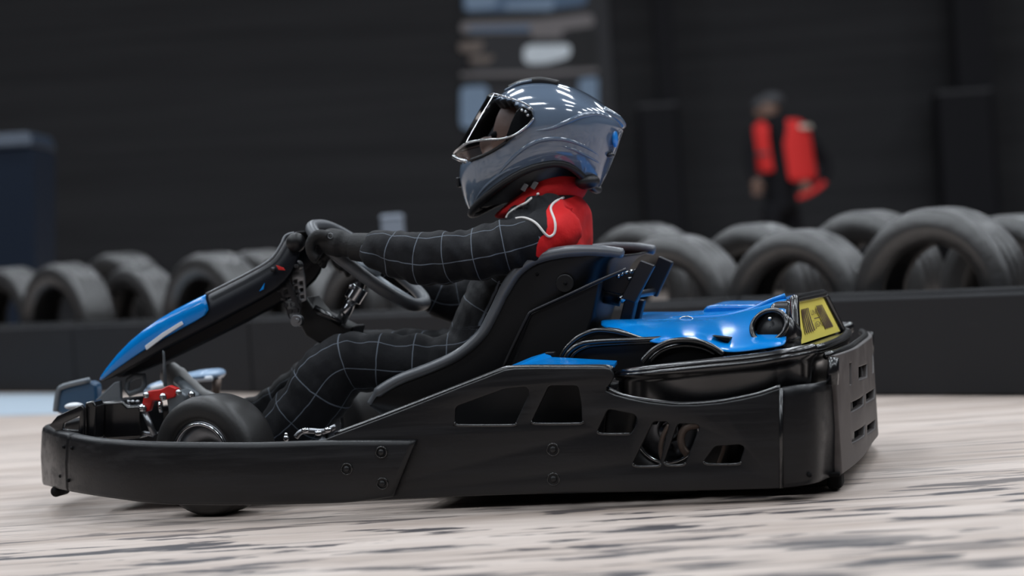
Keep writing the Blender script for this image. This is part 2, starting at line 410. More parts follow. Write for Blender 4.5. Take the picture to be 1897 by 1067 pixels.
# banner with blurred artwork hung on the back wall
YN = RY1-.06
n0, n1 = W(850, -260, YN), W(1110, -260, YN); nb = W(980, 262, YN)
ban = thing('wall_banner', 'tall printed banner with slate blue and black abstract shapes on the dark wall', 'banner', ((n0.x+n1.x)/2, YN, nb.z))
bo = Vector(ban.location)
mk('sheet', *boxv(((0, .02, (n0.z-nb.z)/2)), n1.x-n0.x, .02, n0.z-nb.z), 'ban_base', ban, smooth=False)
_k = [0]
def patchb(poly, material, rad=12):
    _k[0] += 1; yy = .008-.0012*_k[0]
    a = [W(px, py, YN)-bo for px, py in rounded(poly, rad)]; n = len(a)
    V = [Vector((p.x, yy, p.z)) for p in a]+[Vector((p.x, .012, p.z)) for p in a]
    mk('printed_shape', V, [tuple(range(n)), tuple(range(2*n-1, n-1, -1))]+[(i, (i+1) % n, n+(i+1) % n, n+i) for i in range(n)], material, ban, smooth=False)
patchb([(858, -120), (1092, -120), (1088, 8), (1000, 20), (858, 22)], 'ban_blue')
patchb([(862, -60), (925, -60), (920, 14), (862, 20)], 'ban_slate')
patchb([(935, 4), (1028, -4), (1024, 20), (935, 18)], 'ban_slate', 6)
patchb([(853, 24), (1060, 20), (1064, 34), (960, 38), (853, 36)], 'ban_black', 6)
patchb([(853, 40), (1000, 36), (1098, 24), (1102, 48), (1010, 60), (853, 62)], 'ban_taupe')
patchb([(868, 50), (985, 46), (980, 58), (868, 58)], 'ban_blue', 5)
patchb([(983, 56), (1045, 52), (1040, 70), (985, 70)], 'ban_taupe', 6)
patchb([(850, 78), (900, 76), (890, 98), (850, 96)], 'ban_brown')
patchb([(870, 104), (918, 102), (905, 118), (868, 117)], 'ban_brown', 6)
patchb([(1050, 56), (1106, 52), (1106, 128), (1056, 126)], 'ban_black')
patchb([(970, 84), (1058, 82), (1056, 106), (1010, 118), (970, 118)], 'ban_white', 14)
patchb([(853, 135), (1000, 132), (1108, 126), (1108, 134), (1000, 140), (853, 142)], 'ban_taupe', 3)
patchb([(853, 145), (980, 142), (960, 156), (853, 158)], 'ban_black', 6)
patchb([(853, 160), (905, 158), (905, 238), (853, 238)], 'ban_slate')
patchb([(1072, 146), (1108, 142), (1108, 225), (1074, 225)], 'ban_slate', 8)

# ---- marshal
YM = 13.6
def M_(px, py, dy=0): return W(px, py, YM+dy)
mo = M_(1440, 400); mo.z = 0
mar = thing('person', 'person in dark clothes, cap and open red vest standing behind the tyres', 'person', (mo.x, YM, 0))
mo = Vector((mo.x, YM, 0))
def Q(px, py, dy=0): return M_(px, py, dy)-mo
def ground_px(px):                              # z = 0 at the marshal's depth
    a = Q(px, 400); return Vector((a.x, 0, 0))
hipz = Q(1445, 385).z
def leg(xpx, dy):
    g = ground_px(xpx)
    return tube(spline([Vector((Q(1445, 385).x+(.07 if dy > 0 else -.07), dy, hipz+.02)), Vector((g.x+.02, dy, hipz*.52)), Vector((g.x+.02, dy, .09)), Vector((g.x, dy-.02, .05))], 5), [.085]*3+[.08]*3+[.07]*4+[.055]*5+[.05], 14)
tp = [leg(1418, -.09), leg(1470, .09)]
tp.append(tube(spline([Q(1445, 392), Q(1445, 340), Q(1448, 285), Q(1444, 245), Q(1430, 222), Q(1425, 205)], 4), [.15]*5+[.155]*5+[.165]*4+[.15]*3+[.11, .08, .055, .05], 18, rb=[.12]*17+[.09, .07, .055, .05]))
tp.append(tube(spline([Q(1485, 240, .02), Q(1512, 275, .05), Q(1530, 310, .06), Q(1515, 338, -.05), Q(1495, 345, -.12)], 4), [.06]*5+[.055]*6+[.045]*6, 12))
tp.append(tube(spline([Q(1398, 240, 0), Q(1390, 280, -.05), Q(1392, 315, -.10), Q(1400, 338, -.16)], 4), [.055]*5+[.05]*4+[.042]*4, 12))
bodym = remesh('body', tp, .018, 4, 'marshal_dark', mar)
hd = remesh('head', [ellv(Q(1424, 205), .085, .10, .115), ellv(Q(1402, 208, -.02), .025, .02, .03), tube([Q(1428, 215), Q(1432, 240)], .05, 12)], .012, 3, 'skin', mar)
for dx in (0, 1): mk('eye', *ellv(Q(1405+dx*9, 200, -.085+.01*dx), .011, .008, .008), 'black_matte', hd)
mk('cap', *cat([ellv(Q(1429, 186), .10, .105, .065), tube([Q(1424, 190), Q(1392, 196)], [.07, .05], 14, ref=(0, 1, 0), rb=[.075, .055])]), 'cap_grey', mar, sub=1)
# hands and shoes
for px, py, dy in ((1492, 346, -.14), (1402, 342, -.18)):
    c = Q(px, py, dy); pt = [ellv(c, .042, .026, .05)]
    for k in range(4): pt.append(tube([c+Vector((-.027+.018*k, 0, -.03)), c+Vector((-.029+.019*k, -.012, -.068)), c+Vector((-.027+.018*k, -.03, -.088+.004*abs(k-1))) ], [.010, .009, .007], 8))
    pt.append(tube([c+Vector((.03, -.01, 0)), c+Vector((.05, -.03, -.03))], [.011, .008], 8)); mk('hand', *cat(pt), 'skin', mar)
for px, dy in ((1418, -.09), (1470, .09)):
    g = ground_px(px); mk('shoe', *ellv(g+Vector((-.05, dy, .045)), .14, .05, .045), 'black_satin', mar)
def vest(a0, a1, rows, name, material, parent, th=.012):
    rr = []
    for (px, py, rx, ry) in rows:
        c = Q(px, py); rr.append([c+Vector((rx*math.cos(a0+(a1-a0)*k/14), ry*math.sin(a0+(a1-a0)*k/14), 0)) for k in range(15)])
    return mk(name, *grid(rr), material, parent, solid=th, sub=1)
VR = [(1440, 222, .15, .11), (1446, 236, .225, .15), (1448, 262, .235, .16), (1452, 295, .235, .165), (1456, 322, .24, .17), (1458, 338, .24, .17)]
D = math.radians
v = vest(D(-92), D(95), VR, 'vest_back_panel', 'vest_red', mar)
v2 = vest(D(-172), D(-118), VR[:1]+[(px, py-i*5, rx*1.05, ry) for i, (px, py, rx, ry) in enumerate(VR[1:])], 'vest_front_panel', 'vest_red', mar)
vest(D(-60), D(10), [(1447, 234, .235, .16), (1448, 243, .245, .17)], 'reflective_band', 'vest_band', v, .006)
vest(D(-172), D(-120), [(1450, 280, .255, .175), (1450, 287, .255, .175)], 'reflective_band', 'cap_grey', v2, .006)
mk('vest_tail', *tube(spline([Q(1478, 366, -.2), Q(1495, 360, -.19), Q(1512, 350, -.17), Q(1527, 338, -.15)], 4), [.02]*3+[.06]*7+[.03]*3, 12, rb=.02), 'vest_red', mar)

# =================================================================== GO-KART
kart = thing('go_kart', 'black and blue go-kart with yellow rear plate carrying the helmeted driver', 'go-kart', (0, 0, 0), -YAW)
def bandv(pairs, prof, n=5):
    """pairs: (T,B) 3-D points along a plan path, profile (offset outwards, t up)"""
    Ts = spline([p[0] for p in pairs], n); Bs = spline([p[1] for p in pairs], n); rows = []
    for i in range(len(Ts)):
        a, b = Ts[max(0, i-1)], Ts[min(len(Ts)-1, i+1)]; a2, b2 = Bs[max(0, i-1)], Bs[min(len(Bs)-1, i+1)]
        t = ((b-a)+(b2-a2)); t.z = 0; t.normalize(); nrm = Vector((-t.y, t.x, 0))
        rows.append([Bs[i].lerp(Ts[i], q[1])+nrm*q[0]+Vector((0, 0, q[2] if len(q) > 2 else 0)) for q in prof])
    return grid(rows, False, True, True)
PROF = [(-.030, .12), (-.006, .0), (-.002, .012), (.0, .06), (.003, .5), (.0, .90), (-.002, .96), (-.007, .992), (-.014, 1.0), (-.026, .99), (-.032, .95), (-.024, .85), (-.012, .5)]
def pair(pt, pb, y, yb=None): return (L(*pt, y), L(*pb, y if yb is None else yb))
near = [pair((770, 815), (727, 921), -.016), pair((690, 815), (650, 931), -.016), pair((600, 816), (580, 934), -.014), pair((480, 820), (470, 936), -.008),
        pair((380, 820), (380, 936), .002), pair((290, 819), (290, 934), .018), pair((215, 816), (215, 925), .045), pair((160, 811), (160, 917), .09), pair((128, 805), (126, 911), .14)]
nose = [pair((126, 804), (124, 910), .142), pair((104, 799), (104, 906), .20), pair((88, 793), (88, 901), .30), pair((79, 787), (80, 897), .43)]
cxT = nose[-1][0]+Vector((-.012, 0, 0)); cxB = nose[-1][1]+Vector((-.012, 0, 0)); cxT.y = cxB.y = YC
# path direction near side: rear -> front, outward normal must be -y
def rivets(pts, y, parent, r=.0065):
    for px, py in pts:
        c = L(px, py, y); mk('rivet', *ellv(c, r, .004, r, 14, 8), 'black_satin', parent)
        mk('rivet_ring', *tube([c+Vector((1.7*r*math.cos(a*math.pi/8), .001, 1.7*r*math.sin(a*math.pi/8))) for a in range(16)], .0016, 6, True), 'black_gloss', bpy.data.objects[-1] if False else parent)
nb_ = mk('bumper_band', *bandv(near, [(-q[0]*-1, *q[1:]) for q in PROF]), 'black_plastic', kart)
mk('bumper_band', *bandv([(mir(a), mir(b)) for a, b in near][::-1], PROF), 'black_plastic', kart)
full = nose+[(cxT, cxB)]+[(mir(a), mir(b)) for a, b in nose][::-1]
no_ = mk('nose_band', *bandv(full, PROF), 'black_plastic', kart)
rivets([(706, 838), (708, 896), (642, 869)], -.020, nb_)
for px, py, yy in ((133, 830, .125), (126, 890, .135)): mk('rivet', *ellv(L(px, py, yy), .004, .004, .004, 10, 6), 'black_matte', nb_)
for px, py, yy in ((118, 828, .153), (112, 882, .172)): mk('rivet', *ellv(L(px, py, yy), .004, .004, .004, 10, 6), 'black_matte', no_)
mk('skid_foot', *cyly(L(112, 908, .25), .012, .05), 'black_matte', kart)

# side pod with cut-outs
pod_out = [(600, 930), (600, 815), (622, 806), (660, 792), (700, 777), (760, 754), (800, 738), (850, 718), (900, 699), (935, 685), (955, 682), (1000, 681), (1060, 681), (1120, 681), (1132, 683), (1136, 690), (1137, 700), (1130, 712), (1124, 718), (1124, 724),
           (1140, 731), (1165, 738), (1200, 745), (1245, 750), (1290, 750), (1335, 746), (1375, 739), (1410, 731), (1446, 719), (1447, 904), (1380, 906), (1300, 908), (1200, 910), (1000, 914), (850, 919), (720, 925)]
holes = [[(845, 753), (936, 720), (977, 716), (982, 727), (955, 785), (949, 788), (849, 788), (844, 783)],
         [(1018, 714), (1072, 714), (1078, 749), (1079, 781), (1074, 785), (991, 785), (986, 780)],
         [(1127, 757), (1176, 767), (1181, 774), (1180, 786), (1168, 804), (1115, 804), (1107, 799)],
         [(1211, 780), (1241, 781), (1223, 859), (1219, 864), (1178, 864), (1173, 858)],
         [(1256, 784), (1291, 785), (1297, 790), (1270, 857), (1264, 862), (1237, 862), (1231, 856)],
         [(1325, 826), (1372, 823), (1380, 828), (1371, 856), (1366, 860), (1312, 860), (1304, 855)]]
pod = plate('side_pod', pod_out, holes, 0.004, .014, .003, 'black_plastic', kart, 7)
rivets([(1024, 833), (1025, 888)], -.004, pod, .007)
mk('rivet', *ellv(L(1500, 880, .004), .005, .004, .005, 10, 6), 'black_matte', pod)
pm = pod.data.copy()
for v in pm.vertices: v.co = mir(v.co)
pm.flip_normals(); po = link(bpy.data.objects.new('side_pod', pm), kart); po.modifiers.new('es', 'EDGE_SPLIT').split_angle = math.radians(38)
# raised lips round the openings' lower edge and along the pod top
tubeo('edge_lip', spline([L(*q, .012) for q in ((622, 806), (700, 777), (800, 738), (900, 699), (935, 686), (955, 683), (1000, 682), (1060, 682), (1120, 682), (1133, 686))], 4), .0075, 'black_gloss', pod)
tubeo('edge_lip', spline([L(*q, .010) for q in ((1124, 721), (1165, 738), (1245, 749), (1290, 749), (1335, 745), (1375, 738), (1410, 730), (1446, 718))], 5), .0065, 'black_gloss', pod)
for h in holes:
    lo_ = [q for q in h if q[1] > min(a[1] for a in h)+.72*(max(a[1] for a in h)-min(a[1] for a in h))]
    lo_ = sorted(lo_, key=lambda q: q[0])
    tubeo('cutout_lip', spline([L(*q, -.001) for q in lo_], 3), .003, 'black_gloss', pod, 8)
# inner wall and tank seen through the openings
prism('inner_wall', [(640, 815), (760, 770), (900, 712), (1130, 700), (1120, 800), (1060, 880), (640, 910)], .13, .15, 'black_satin', kart)
# blue top panels of the pod
mk('pod_top', [L(940, 683, .03), L(960, 680, .03), L(1040, 679, .03), L(1138, 678, .03), L(1143, 671, .14), L(1060, 666, .16), L(1022, 664, .17), L(1014, 655, .2), L(985, 664, .15)], [(0, 1, 8), (1, 7, 8), (1, 6, 7), (1, 2, 5, 6), (2, 3, 4, 5)], 'blue_gloss', kart, smooth=False, solid=.006)
mk('latch', *boxv(L(1020, 657, .19), .02, .02, .012), 'black_satin', kart, bevel=.003)

# rear bumper
zst = L(1530, 708, .05).z
rb = [pair((1446, 718), (1446, 905), .0), pair((1475, 714), (1475, 902), .0), pair((1505, 711), (1505, 897), .012), pair((1524, 709), (1522, 893), .045), pair((1536, 706), (1533, 888), .09)]
mk('corner_seam', *tube([L(1447, 719, -.002), L(1447, 904, -.002)], .004, 8), 'black_gloss', kart)
xr0 = L(1536, 790, .09).x
XC = L(1613, 740, .78).x
def bow(y):
    d = min(y, 2*YC-y); t = max(0.0, min(1.0, (d-.085)/.34)); return xr0+(XC-xr0)*math.sin(t*math.pi/2)**.9
def RP(px, py):                                  # pixel onto the bowed rear panel -> (y,z)
    y = .088
    while y < .86:
        q = L(px, py, y)
        if q.x <= bow(y): break
        y += .002
    return (y, L(px, py, y).z)
for y_ in (.14, .21, .29): rb.append((Vector((bow(y_)+.004, y_, rb[4][0].z-.002)), Vector((bow(y_)+.002, y_, rb[4][1].z+.004))))
mk('rear_bumper', *bandv(rb[::-1], PROF), 'black_plastic', kart); mk('rear_bumper', *bandv([(mir(a_), mir(b_)) for a_, b_ in rb], PROF), 'black_plastic', kart)
zt = L(1542, 660, .09).z; zt2 = RP(1600, 640)[1]; zbm = rb[4][1].z+.006
ys = [.115+(2*YC-.23)*i/24 for i in range(25)]
outer = [(y, zbm+.012*math.sin(math.pi*(y-.115)/.92)) for y in ys]+[(y, zt-.0) for y in ys[::-1]]
def qd(*pts): return [RP(*p) for p in pts]
rh = [qd((1565, 747), (1590, 733), (1590, 749), (1565, 764)), qd((1594, 731), (1611, 720), (1611, 737), (1594, 747)), qd((1567, 803), (1592, 788), (1592, 806), (1567, 821)),
      qd((1596, 790), (1612, 778), (1612, 794), (1596, 805)), qd((1563, 674), (1567, 673), (1567, 712), (1563, 713)), qd((1580, 681), (1597, 675), (1597, 698), (1580, 704)), qd((1606, 657), (1609, 656), (1609, 690), (1606, 692))]
rp = flatplate('rear_panel', [outer]+rh, .016, .003, 'worn_lit_plastic', kart, lambda u, v, w: Vector((bow(u)+w+.004, u, v)), [.09+.03*i for i in range(33)])
tubeo('corner_post', [L(1542, 712, .085), L(1543, 690, .085), L(1545, 662, .085)], [.012, .012, .010], 'black_gloss', kart, 14)
tubeo('corner_post', [mir(L(1542, 712, .085)), mir(L(1543, 690, .085)), mir(L(1545, 662, .085))], [.012, .012, .010], 'black_gloss', kart, 14)
tubeo('top_rail', [Vector((bow(y)-.004, y, zt)) for y in ys], .008, 'black_gloss', kart)
for yy in (.98, .17): mk('skid_foot', *boxv((bow(yy)-.015, yy, .03), .03, .06, .05), 'black_matte', kart, bevel=.008)

# tail skirt (engine cover side)
sk = [pair((1146, 693), (1146, 742), .14), pair((1165, 688), (1165, 752), .09), pair((1220, 681), (1220, 768), .065), pair((1300, 672), (1300, 775), .055), pair((1400, 661), (1400, 770), .055), pair((1462, 651), (1462, 757), .065), pair((1505, 643), (1502, 748), .11)]
XT = L(1571, 618, .74).x
for dx_, y_ in ((.045, .17), (.014, .27)):
    sk.append((Vector((XT-dx_, y_, sk[7-2][0].z-.004)), Vector((XT-dx_-.02, y_, sk[5][1].z))))
PS = [(-.05, .55), (-.006, .0), (.0, .3), (.0, .70), (.004, .80), (.010, .86), (.011, .92), (.006, .965), (-.004, .985), (-.03, 1.0), (-.075, 1.0), (-.075, .9)]
skc = [(Vector((XT, YC, sk[-1][0].z)), Vector((XT-.02, YC, sk[-1][1].z)))]
mk('tail_skirt', *bandv((sk+skc+[(mir(a), mir(b)) for a, b in sk][::-1])[::-1], [(q[0], *q[1:]) for q in PS][::1]), 'black_gloss', kart)
tubeo('tail_ridge', spline([a+Vector((0, .004, -.004)) for a, _ in sk+skc]+[mir(a)+Vector((0, -.004, -.004)) for a, _ in sk][::-1], 5), .011, 'black_gloss', kart, 12)
# cowl block under the blue deck
prism('tail_cowl', [(1040, 664), (1050, 646), (1066, 630), (1085, 618), (1105, 612), (1130, 613), (1160, 619), (1190, 629), (1250, 634), (1330, 655), (1330, 690), (1150, 694), (1040, 700)], .19, 2*YC-.19, 'black_satin', kart, .010)
tubeo('cowl_rim', spline([L(*q, .186) for q in ((1037, 668), (1048, 648), (1065, 630), (1085, 618), (1108, 612), (1135, 614), (1165, 621), (1190, 629))], 5), .0055, 'black_gloss', kart)
tubeo('cowl_rim', spline([L(*q, .178) for q in ((1046, 668), (1056, 652), (1072, 640), (1092, 635), (1130, 632), (1190, 630), (1245, 627), (1285, 622))], 5), .0065, 'black_gloss', kart)
tubeo('cowl_rim', spline([L(*q, .178) for q in ((1056, 668), (1064, 656), (1078, 646), (1098, 640), (1140, 637), (1200, 634), (1225, 634))], 5), .005, 'black_gloss', kart)
# intake arch
arch = [(1190, 670), (1203, 655), (1222, 641), (1246, 632), (1272, 630), (1298, 634), (1320, 643), (1340, 656)]
tubeo('intake_rim', spline([L(*q, .115) for q in arch], 5), .006, 'black_gloss', kart)
tubeo('intake_rim', spline([L(*q, .125) for q in ((1205, 668), (1220, 654), (1245, 643), (1275, 640), (1305, 646), (1325, 656))], 5), .005, 'black_gloss', kart)
prism('intake_mouth', [(1192, 672)]+arch[1:]+[(1345, 668), (1195, 684)], .13, .17, 'black_matte', kart, .002)
# blue deck
E_ = [(1112, 605, .35), (1150, 615, .28), (1188, 628, .20), (1222, 640, .135), (1250, 631, .12), (1275, 629, .118), (1300, 633, .118), (1322, 643, .118), (1345, 656, .11), (1400, 649, .11), (1435, 644, .115), (1458, 640, .125)]
Cc = [(1112, 603), (1150, 597), (1188, 594), (1222, 592), (1250, 591), (1275, 591), (1300, 590), (1322, 588), (1345, 586), (1400, 573), (1435, 559), (1458, 553)]
rows = []
for (ex, ey, yy), (cx, cy) in zip(E_, Cc):
    e = L(ex, ey, yy); c = L(cx, cy, .45); r = []
    for t in (0, .15, .4, .7, .9): p = e.lerp(c, t); p.z += .012*math.sin(math.pi*t); r.append(p)
    r.append(c); r += [Vector((c.x, YC, c.z-.004))]
    rows.append(r+[mir(q) for q in r[:-1]][::-1])
deck = mk('blue_deck', *grid(rows), 'blue_gloss', kart, sub=2, solid=.008)
prism('deck_hump', [(1293, 592), (1300, 578), (1308, 567), (1330, 565), (1402, 565), (1410, 575), (1400, 592)], .70, .95, 'blue_gloss', deck, .010)
tubeo('deck_edge', spline([L(*q, .45) for q in ((1240, 592), (1300, 588), (1350, 584), (1395, 573), (1425, 559), (1455, 548))], 5), .006, 'blue_gloss', deck)
# filler cup
cc = L(1428, 607, .185); nrm = Vector((-.30, -.86, .42)).normalized()
def disc_frame(n):
    a = Vector((1, 0, 0)); a = (a-n*a.dot(n)).normalized(); return Matrix((a, n, a.cross(n))).transposed()
FR_ = disc_frame(nrm)
def orient(vf, R, c): return [R @ Vector(v)+c for v in vf[0]], vf[1]
cup = mk('filler_cup', *orient(lathe([(.036, .0), (.041, .006), (.041, -.06), (.03, -.064)], 36, closed=False), FR_, cc), 'black_gloss', deck)
tubeo('cup_rim', [FR_ @ Vector((.038*math.cos(a*math.pi/18), .008, .034*math.sin(a*math.pi/18)))+cc for a in range(36)], .0055, 'black_gloss', cup, 10, True)
mk('filler_cap', *orient(lathe([(.001, .004), (.030, .002), (.033, -.006), (.033, -.03)], 32, closed=False), FR_, cc), 'black_satin', cup)
mk('cap_bolt', *ellv(cc+FR_ @ Vector((.004, .012, -.014)), .005, .005, .004), 'chrome', cup)
# latch ring and deck notch
lc = L(1272, 597, .37)
tubeo('latch_ring', [lc+Vector((.017*math.cos(a*math.pi/12), -.008, .012*math.sin(a*math.pi/12))) for a in range(24)], .002, 'chrome', deck, 8, True)
mk('latch_pin', *tube([lc+Vector((-.016, -.006, -.001)), lc+Vector((.03, -.012, .001))], .0035, 10), 'chrome', deck)
prism('deck_notch', [(1318, 622), (1352, 626), (1350, 634), (1340, 631)], .150, .19, 'black_matte', deck, .001)
# tower with yellow plate
BLp, BRp, TLp, TRp = L(1480, 639, .30), L(1556, 614, .80), L(1476, 559, .36), L(1523, 549, .74)
def hexa(name, r4, f4, material, parent, bevel):
    return mk(name, list(r4)+list(f4), [(0, 1, 2, 3), (7, 6, 5, 4), (0, 4, 5, 1), (1, 5, 6, 2), (2, 6, 7, 3), (3, 7, 4, 0)], material, parent, bevel=bevel, seg=3)
nrp = (BRp-BLp).cross(TLp-BLp).normalized()
if nrp.x < 0: nrp = -nrp
def infl(p, c, k): return c+(p-c)*k
pc = (BLp+BRp+TLp+TRp)/4
rear4 = [infl(p, pc, 1.10)-nrp*.006 for p in (BLp, BRp, TRp, TLp)]
f0, f1 = L(1404, 640, .27), L(1428, 560, .37)
tower = hexa('plate_tower', rear4, [f0, Vector((f0.x, .86, f0.z)), Vector((f1.x, .75, f1.z)), f1], 'black_gloss', kart, .012)
fo = [infl(p, pc, 1.13)+nrp*.000 for p in (BLp, TLp, TRp, BRp)]
fo = [fo[i].lerp(fo[i+1], t) for i in range(3) for t in (.06, .5, .94)]
tubeo('plate_frame', spline(fo, 4), .010, 'black_gloss', tower, 12)
yp = hexa('number_plate', [p+nrp*.001 for p in (BLp, BRp, TRp, TLp)], [p-nrp*.008 for p in (BLp, BRp, TRp, TLp)], 'yellow_plate', tower, .001)
def onplate(u, v, o=.002): return (BLp.lerp(BRp, u)).lerp(TLp.lerp(TRp, u), v)+nrp*o
def ink(poly, o=.0022):
    a = [onplate(u, v, o) for u, v in poly]; mk('printed_mark', a, [tuple(range(len(a)))], 'plate_ink', yp, smooth=False, fixn=False)
for s in (0, 1):                                 # two curved blocks of stripes, like a tyre tread seen edge-on
    for k in range(5):
        def uu(v, off): 
            b_ = .13+.050*k+off+.12*(.62-v)*(1 if v < .62 else .3)
            b2 = .66+.045*k+off-.10*abs(v-.25)*(0.2 if v < .25 else 1)+.02
            return b_ if s == 0 else b2
        vs = [.22+(.80-.22)*i/8 for i in range(9)] if s == 0 else [.18+(.80-.18)*i/8 for i in range(9)]
        ink([(uu(v, -.017), v) for v in vs]+[(uu(v, .017), v) for v in vs[::-1]])
ink([(.44, .49), (.62, .49), (.62, .515), (.44, .515)])
def ptext(s, u, v, h, w):
    cu = bpy.data.curves.new('printed_lettering', 'FONT'); cu.body = s; cu.align_x = 'CENTER'; cu.align_y = 'CENTER'; cu.size = 1; cu.extrude = 0
    o = bpy.data.objects.new('printed_lettering', cu); COL.objects.link(o); dg = bpy.context.evaluated_depsgraph_get(); dg.update()
    me = bpy.data.meshes.new_from_object(o.evaluated_get(dg)); bpy.data.objects.remove(o)
    xs = [q.co.x for q in me.vertices]; wd_ = max(xs)-min(xs)
    for q in me.vertices: q.co = onplate(u+q.co.x/wd_*w, v+q.co.y*h/.7, .0024)
    me.materials.clear(); me.materials.append(MATS['plate_ink']); link(bpy.data.objects.new('printed_lettering', me), yp)
ptext('UNRE', .51, .655, .13, .26); ptext('JEXS', .545, .345, .13, .24)

# seat
SW = .205
st = [((684, 748), (690, 754)), ((700, 727), (705, 775)), ((740, 703), (740, 795)), ((800, 680), (800, 812)), ((850, 656), (870, 818)), ((890, 622), (940, 806)), ((912, 585), (990, 775)), ((935, 538), (1030, 725)), ((958, 503), (1060, 670)), ((990, 480), (1082, 615)), ((1035, 468), (1098, 560)), ((1085, 464), (1112, 515)), ((1130, 466), (1126, 484)), ((1156, 470), (1140, 474))]
rows = []; rimN = []
for (rx, ry), (bx, by) in st:
    a = L(rx, ry, YC-SW); b_ = L(bx, by, YC-.17); m1 = a.lerp(b_, .5); m1.y = YC-SW+.002; m2 = b_.copy(); m2.y = YC-.14; m3 = b_.copy(); m3.y = YC
    r = [a, m1, a.lerp(b_, .85)+Vector((0, 0.008, 0)), m2]; rows.append(r+[m3]+[mir(q) for q in r][::-1]); rimN.append(a)
seat = mk('seat_shell', *grid(rows), 'seat_black', kart, sub=2, solid=.008)
rr_ = [.006]+[.012]*6+[.013]*4+[.012, .011, .006]
rimS = spline(rimN, 5); rs = [rr_[min(len(rr_)-1, i//5)] for i in range(len(rimS))]
tubeo('seat_rim', rimS, rs, 'seat_edge', seat, 12); tubeo('seat_rim', [mir(p)+Vector((0, 0, .022)) if False else mir(p) for p in rimS], rs, 'seat_edge', seat, 12)
sb = mk('seat_boss', *cyly(L(1047, 525, YC-SW-.004), .020, .012, 24), 'black_satin', seat, bevel=.003)
mk('boss_bolt', *cyly(L(1047, 525, YC-SW-.012), .004, .004, 12), 'black_matte', sb)
mk('rivet', *ellv(L(995, 508, YC-SW-.003), .004, .003, .004, 10, 6), 'black_matte', seat)
tubeo('seat_stay', spline([L(*q, YC-SW-.025) for q in ((932, 682), (955, 632), (978, 585), (986, 577), (1000, 570), (1060, 543), (1112, 519), (1160, 499))], 3), .004, 'steel_dark', kart, 8)
prism('seat_back_block', [(1000, 570), (1112, 520), (1098, 590), (1080, 640), (1040, 665), (945, 680), (960, 640), (982, 580)], YC-SW-.02, YC-SW+.02, 'seat_black', kart, .006)
# head restraint bracket behind the seat
prism('restraint_bracket', [(1105, 522), (1140, 508), (1178, 498), (1170, 525), (1158, 548), (1120, 540)], YC-.12, YC-.09, 'steel_dark', kart, .003)
for px, py in ((1152, 508), (1160, 505), (1169, 503), (1146, 512), (1166, 516)): mk('bolt', *ellv(L(px, py, YC-.125), .005, .006, .005, 12, 8), 'chrome', kart)
mk('bracket_bolt', *tube([L(1147, 548, YC-.13), L(1157, 558, YC-.13)], .007, 10), 'chrome', kart)
tubeo('cross_tube', [L(1090, 540, YC-.06), L(1150, 552, YC-.06)], .019, 'black_satin', kart, 16)
def slat(name, pts, y0, y1): return prism(name, pts, y0, y1, 'steel_dark', kart, .003)
slat('restraint_post', [(1186, 482), (1213, 492), (1176, 562), (1150, 552)], YC-.14, YC-.12)
slat('restraint_post', [(1220, 474), (1247, 486), (1216, 551), (1192, 540)], YC+.08, YC+.10)
tubeo('restraint_bar', [L(1176, 557, YC-.1), L(1182, 545, YC+.0), L(1213, 540, YC+.09)], .008, 'steel', kart)
slat('restraint_mount', [(1158, 548), (1178, 556), (1168, 600), (1146, 600)], YC-.11, YC-.07)
slat('restraint_mount', [(1176, 554), (1194, 556), (1182, 600), (1168, 600)], YC-.03, YC+.0)

# nassau panel (front fairing)
NP = [((184, 704), (187, 709), .05), ((212, 660), (222, 697), .085), ((260, 613), (282, 665), .115), ((320, 576), (342, 633), .125), ((382, 546), (402, 603), .125), ((450, 512), (458, 572), .12), ((500, 483), (515, 543), .115), ((520, 456), (545, 512), .105), ((529, 438), (556, 475), .095), ((545, 432), (561, 452), .085)]
rows = []; brow = []
for (u, l_, w) in NP:
    a, b_ = L(*u, YC-w), L(*l_, YC-w); t = .005
    up = (a-b_).normalized()
    rows.append([b_+Vector((0, .01, 0)), b_, a, a+Vector((0, w*.35, 0))+up*t*.7, Vector((a.x, YC, a.z))+up*t])
    rows[-1] += [mir(q) for q in rows[-1][:4]][::-1]
    o_ = Vector((0, -.003, 0)); m_ = a.lerp(b_, .62)
    brow.append([m_+o_, a.lerp(b_, .3)+o_*1.5, a+o_+up*.002, rows[-1][3]+up*.003, rows[-1][4]+up*.003]); brow[-1] += [mir(q) for q in brow[-1][:4]][::-1]
pan = mk('steering_fairing', *grid([q[1:-1] for q in rows]), 'fairing_black', kart, solid=.005, sub=1)
tubeo('fairing_edge_glint', spline([q[2]+Vector((0, -.001, .001)) for q in rows[4:]], 5), .0032, 'seat_edge', pan, 8)  # grey tube standing in for the highlight along the fairing's top edge
mk('fairing_blue', *grid(brow[:5]), 'blue_gloss', pan, solid=.002, sub=1)
prism('fairing_stripe', [(268, 641), (300, 617), (336, 595), (339, 601), (304, 624), (271, 649)], YC-.136, YC-.131, 'white_decal', pan, .001)
mk('fairing_bolt', *cyly(L(506, 499, YC-.12), .006, .006, 14), 'steel_dark', pan)
prism('fairing_mark', [(511, 491), (525, 496), (528, 501), (516, 500)], YC-.121, YC-.117, 'red_paint', pan, .001)
prism('fairing_mark', [(480, 540), (490, 524), (488, 536)], YC-.124, YC-.12, 'blue_gloss', pan, .0005)
mk('fairing_knob', *ellv(L(548, 449, YC-.10), .022, .02, .022), 'black_satin', pan)

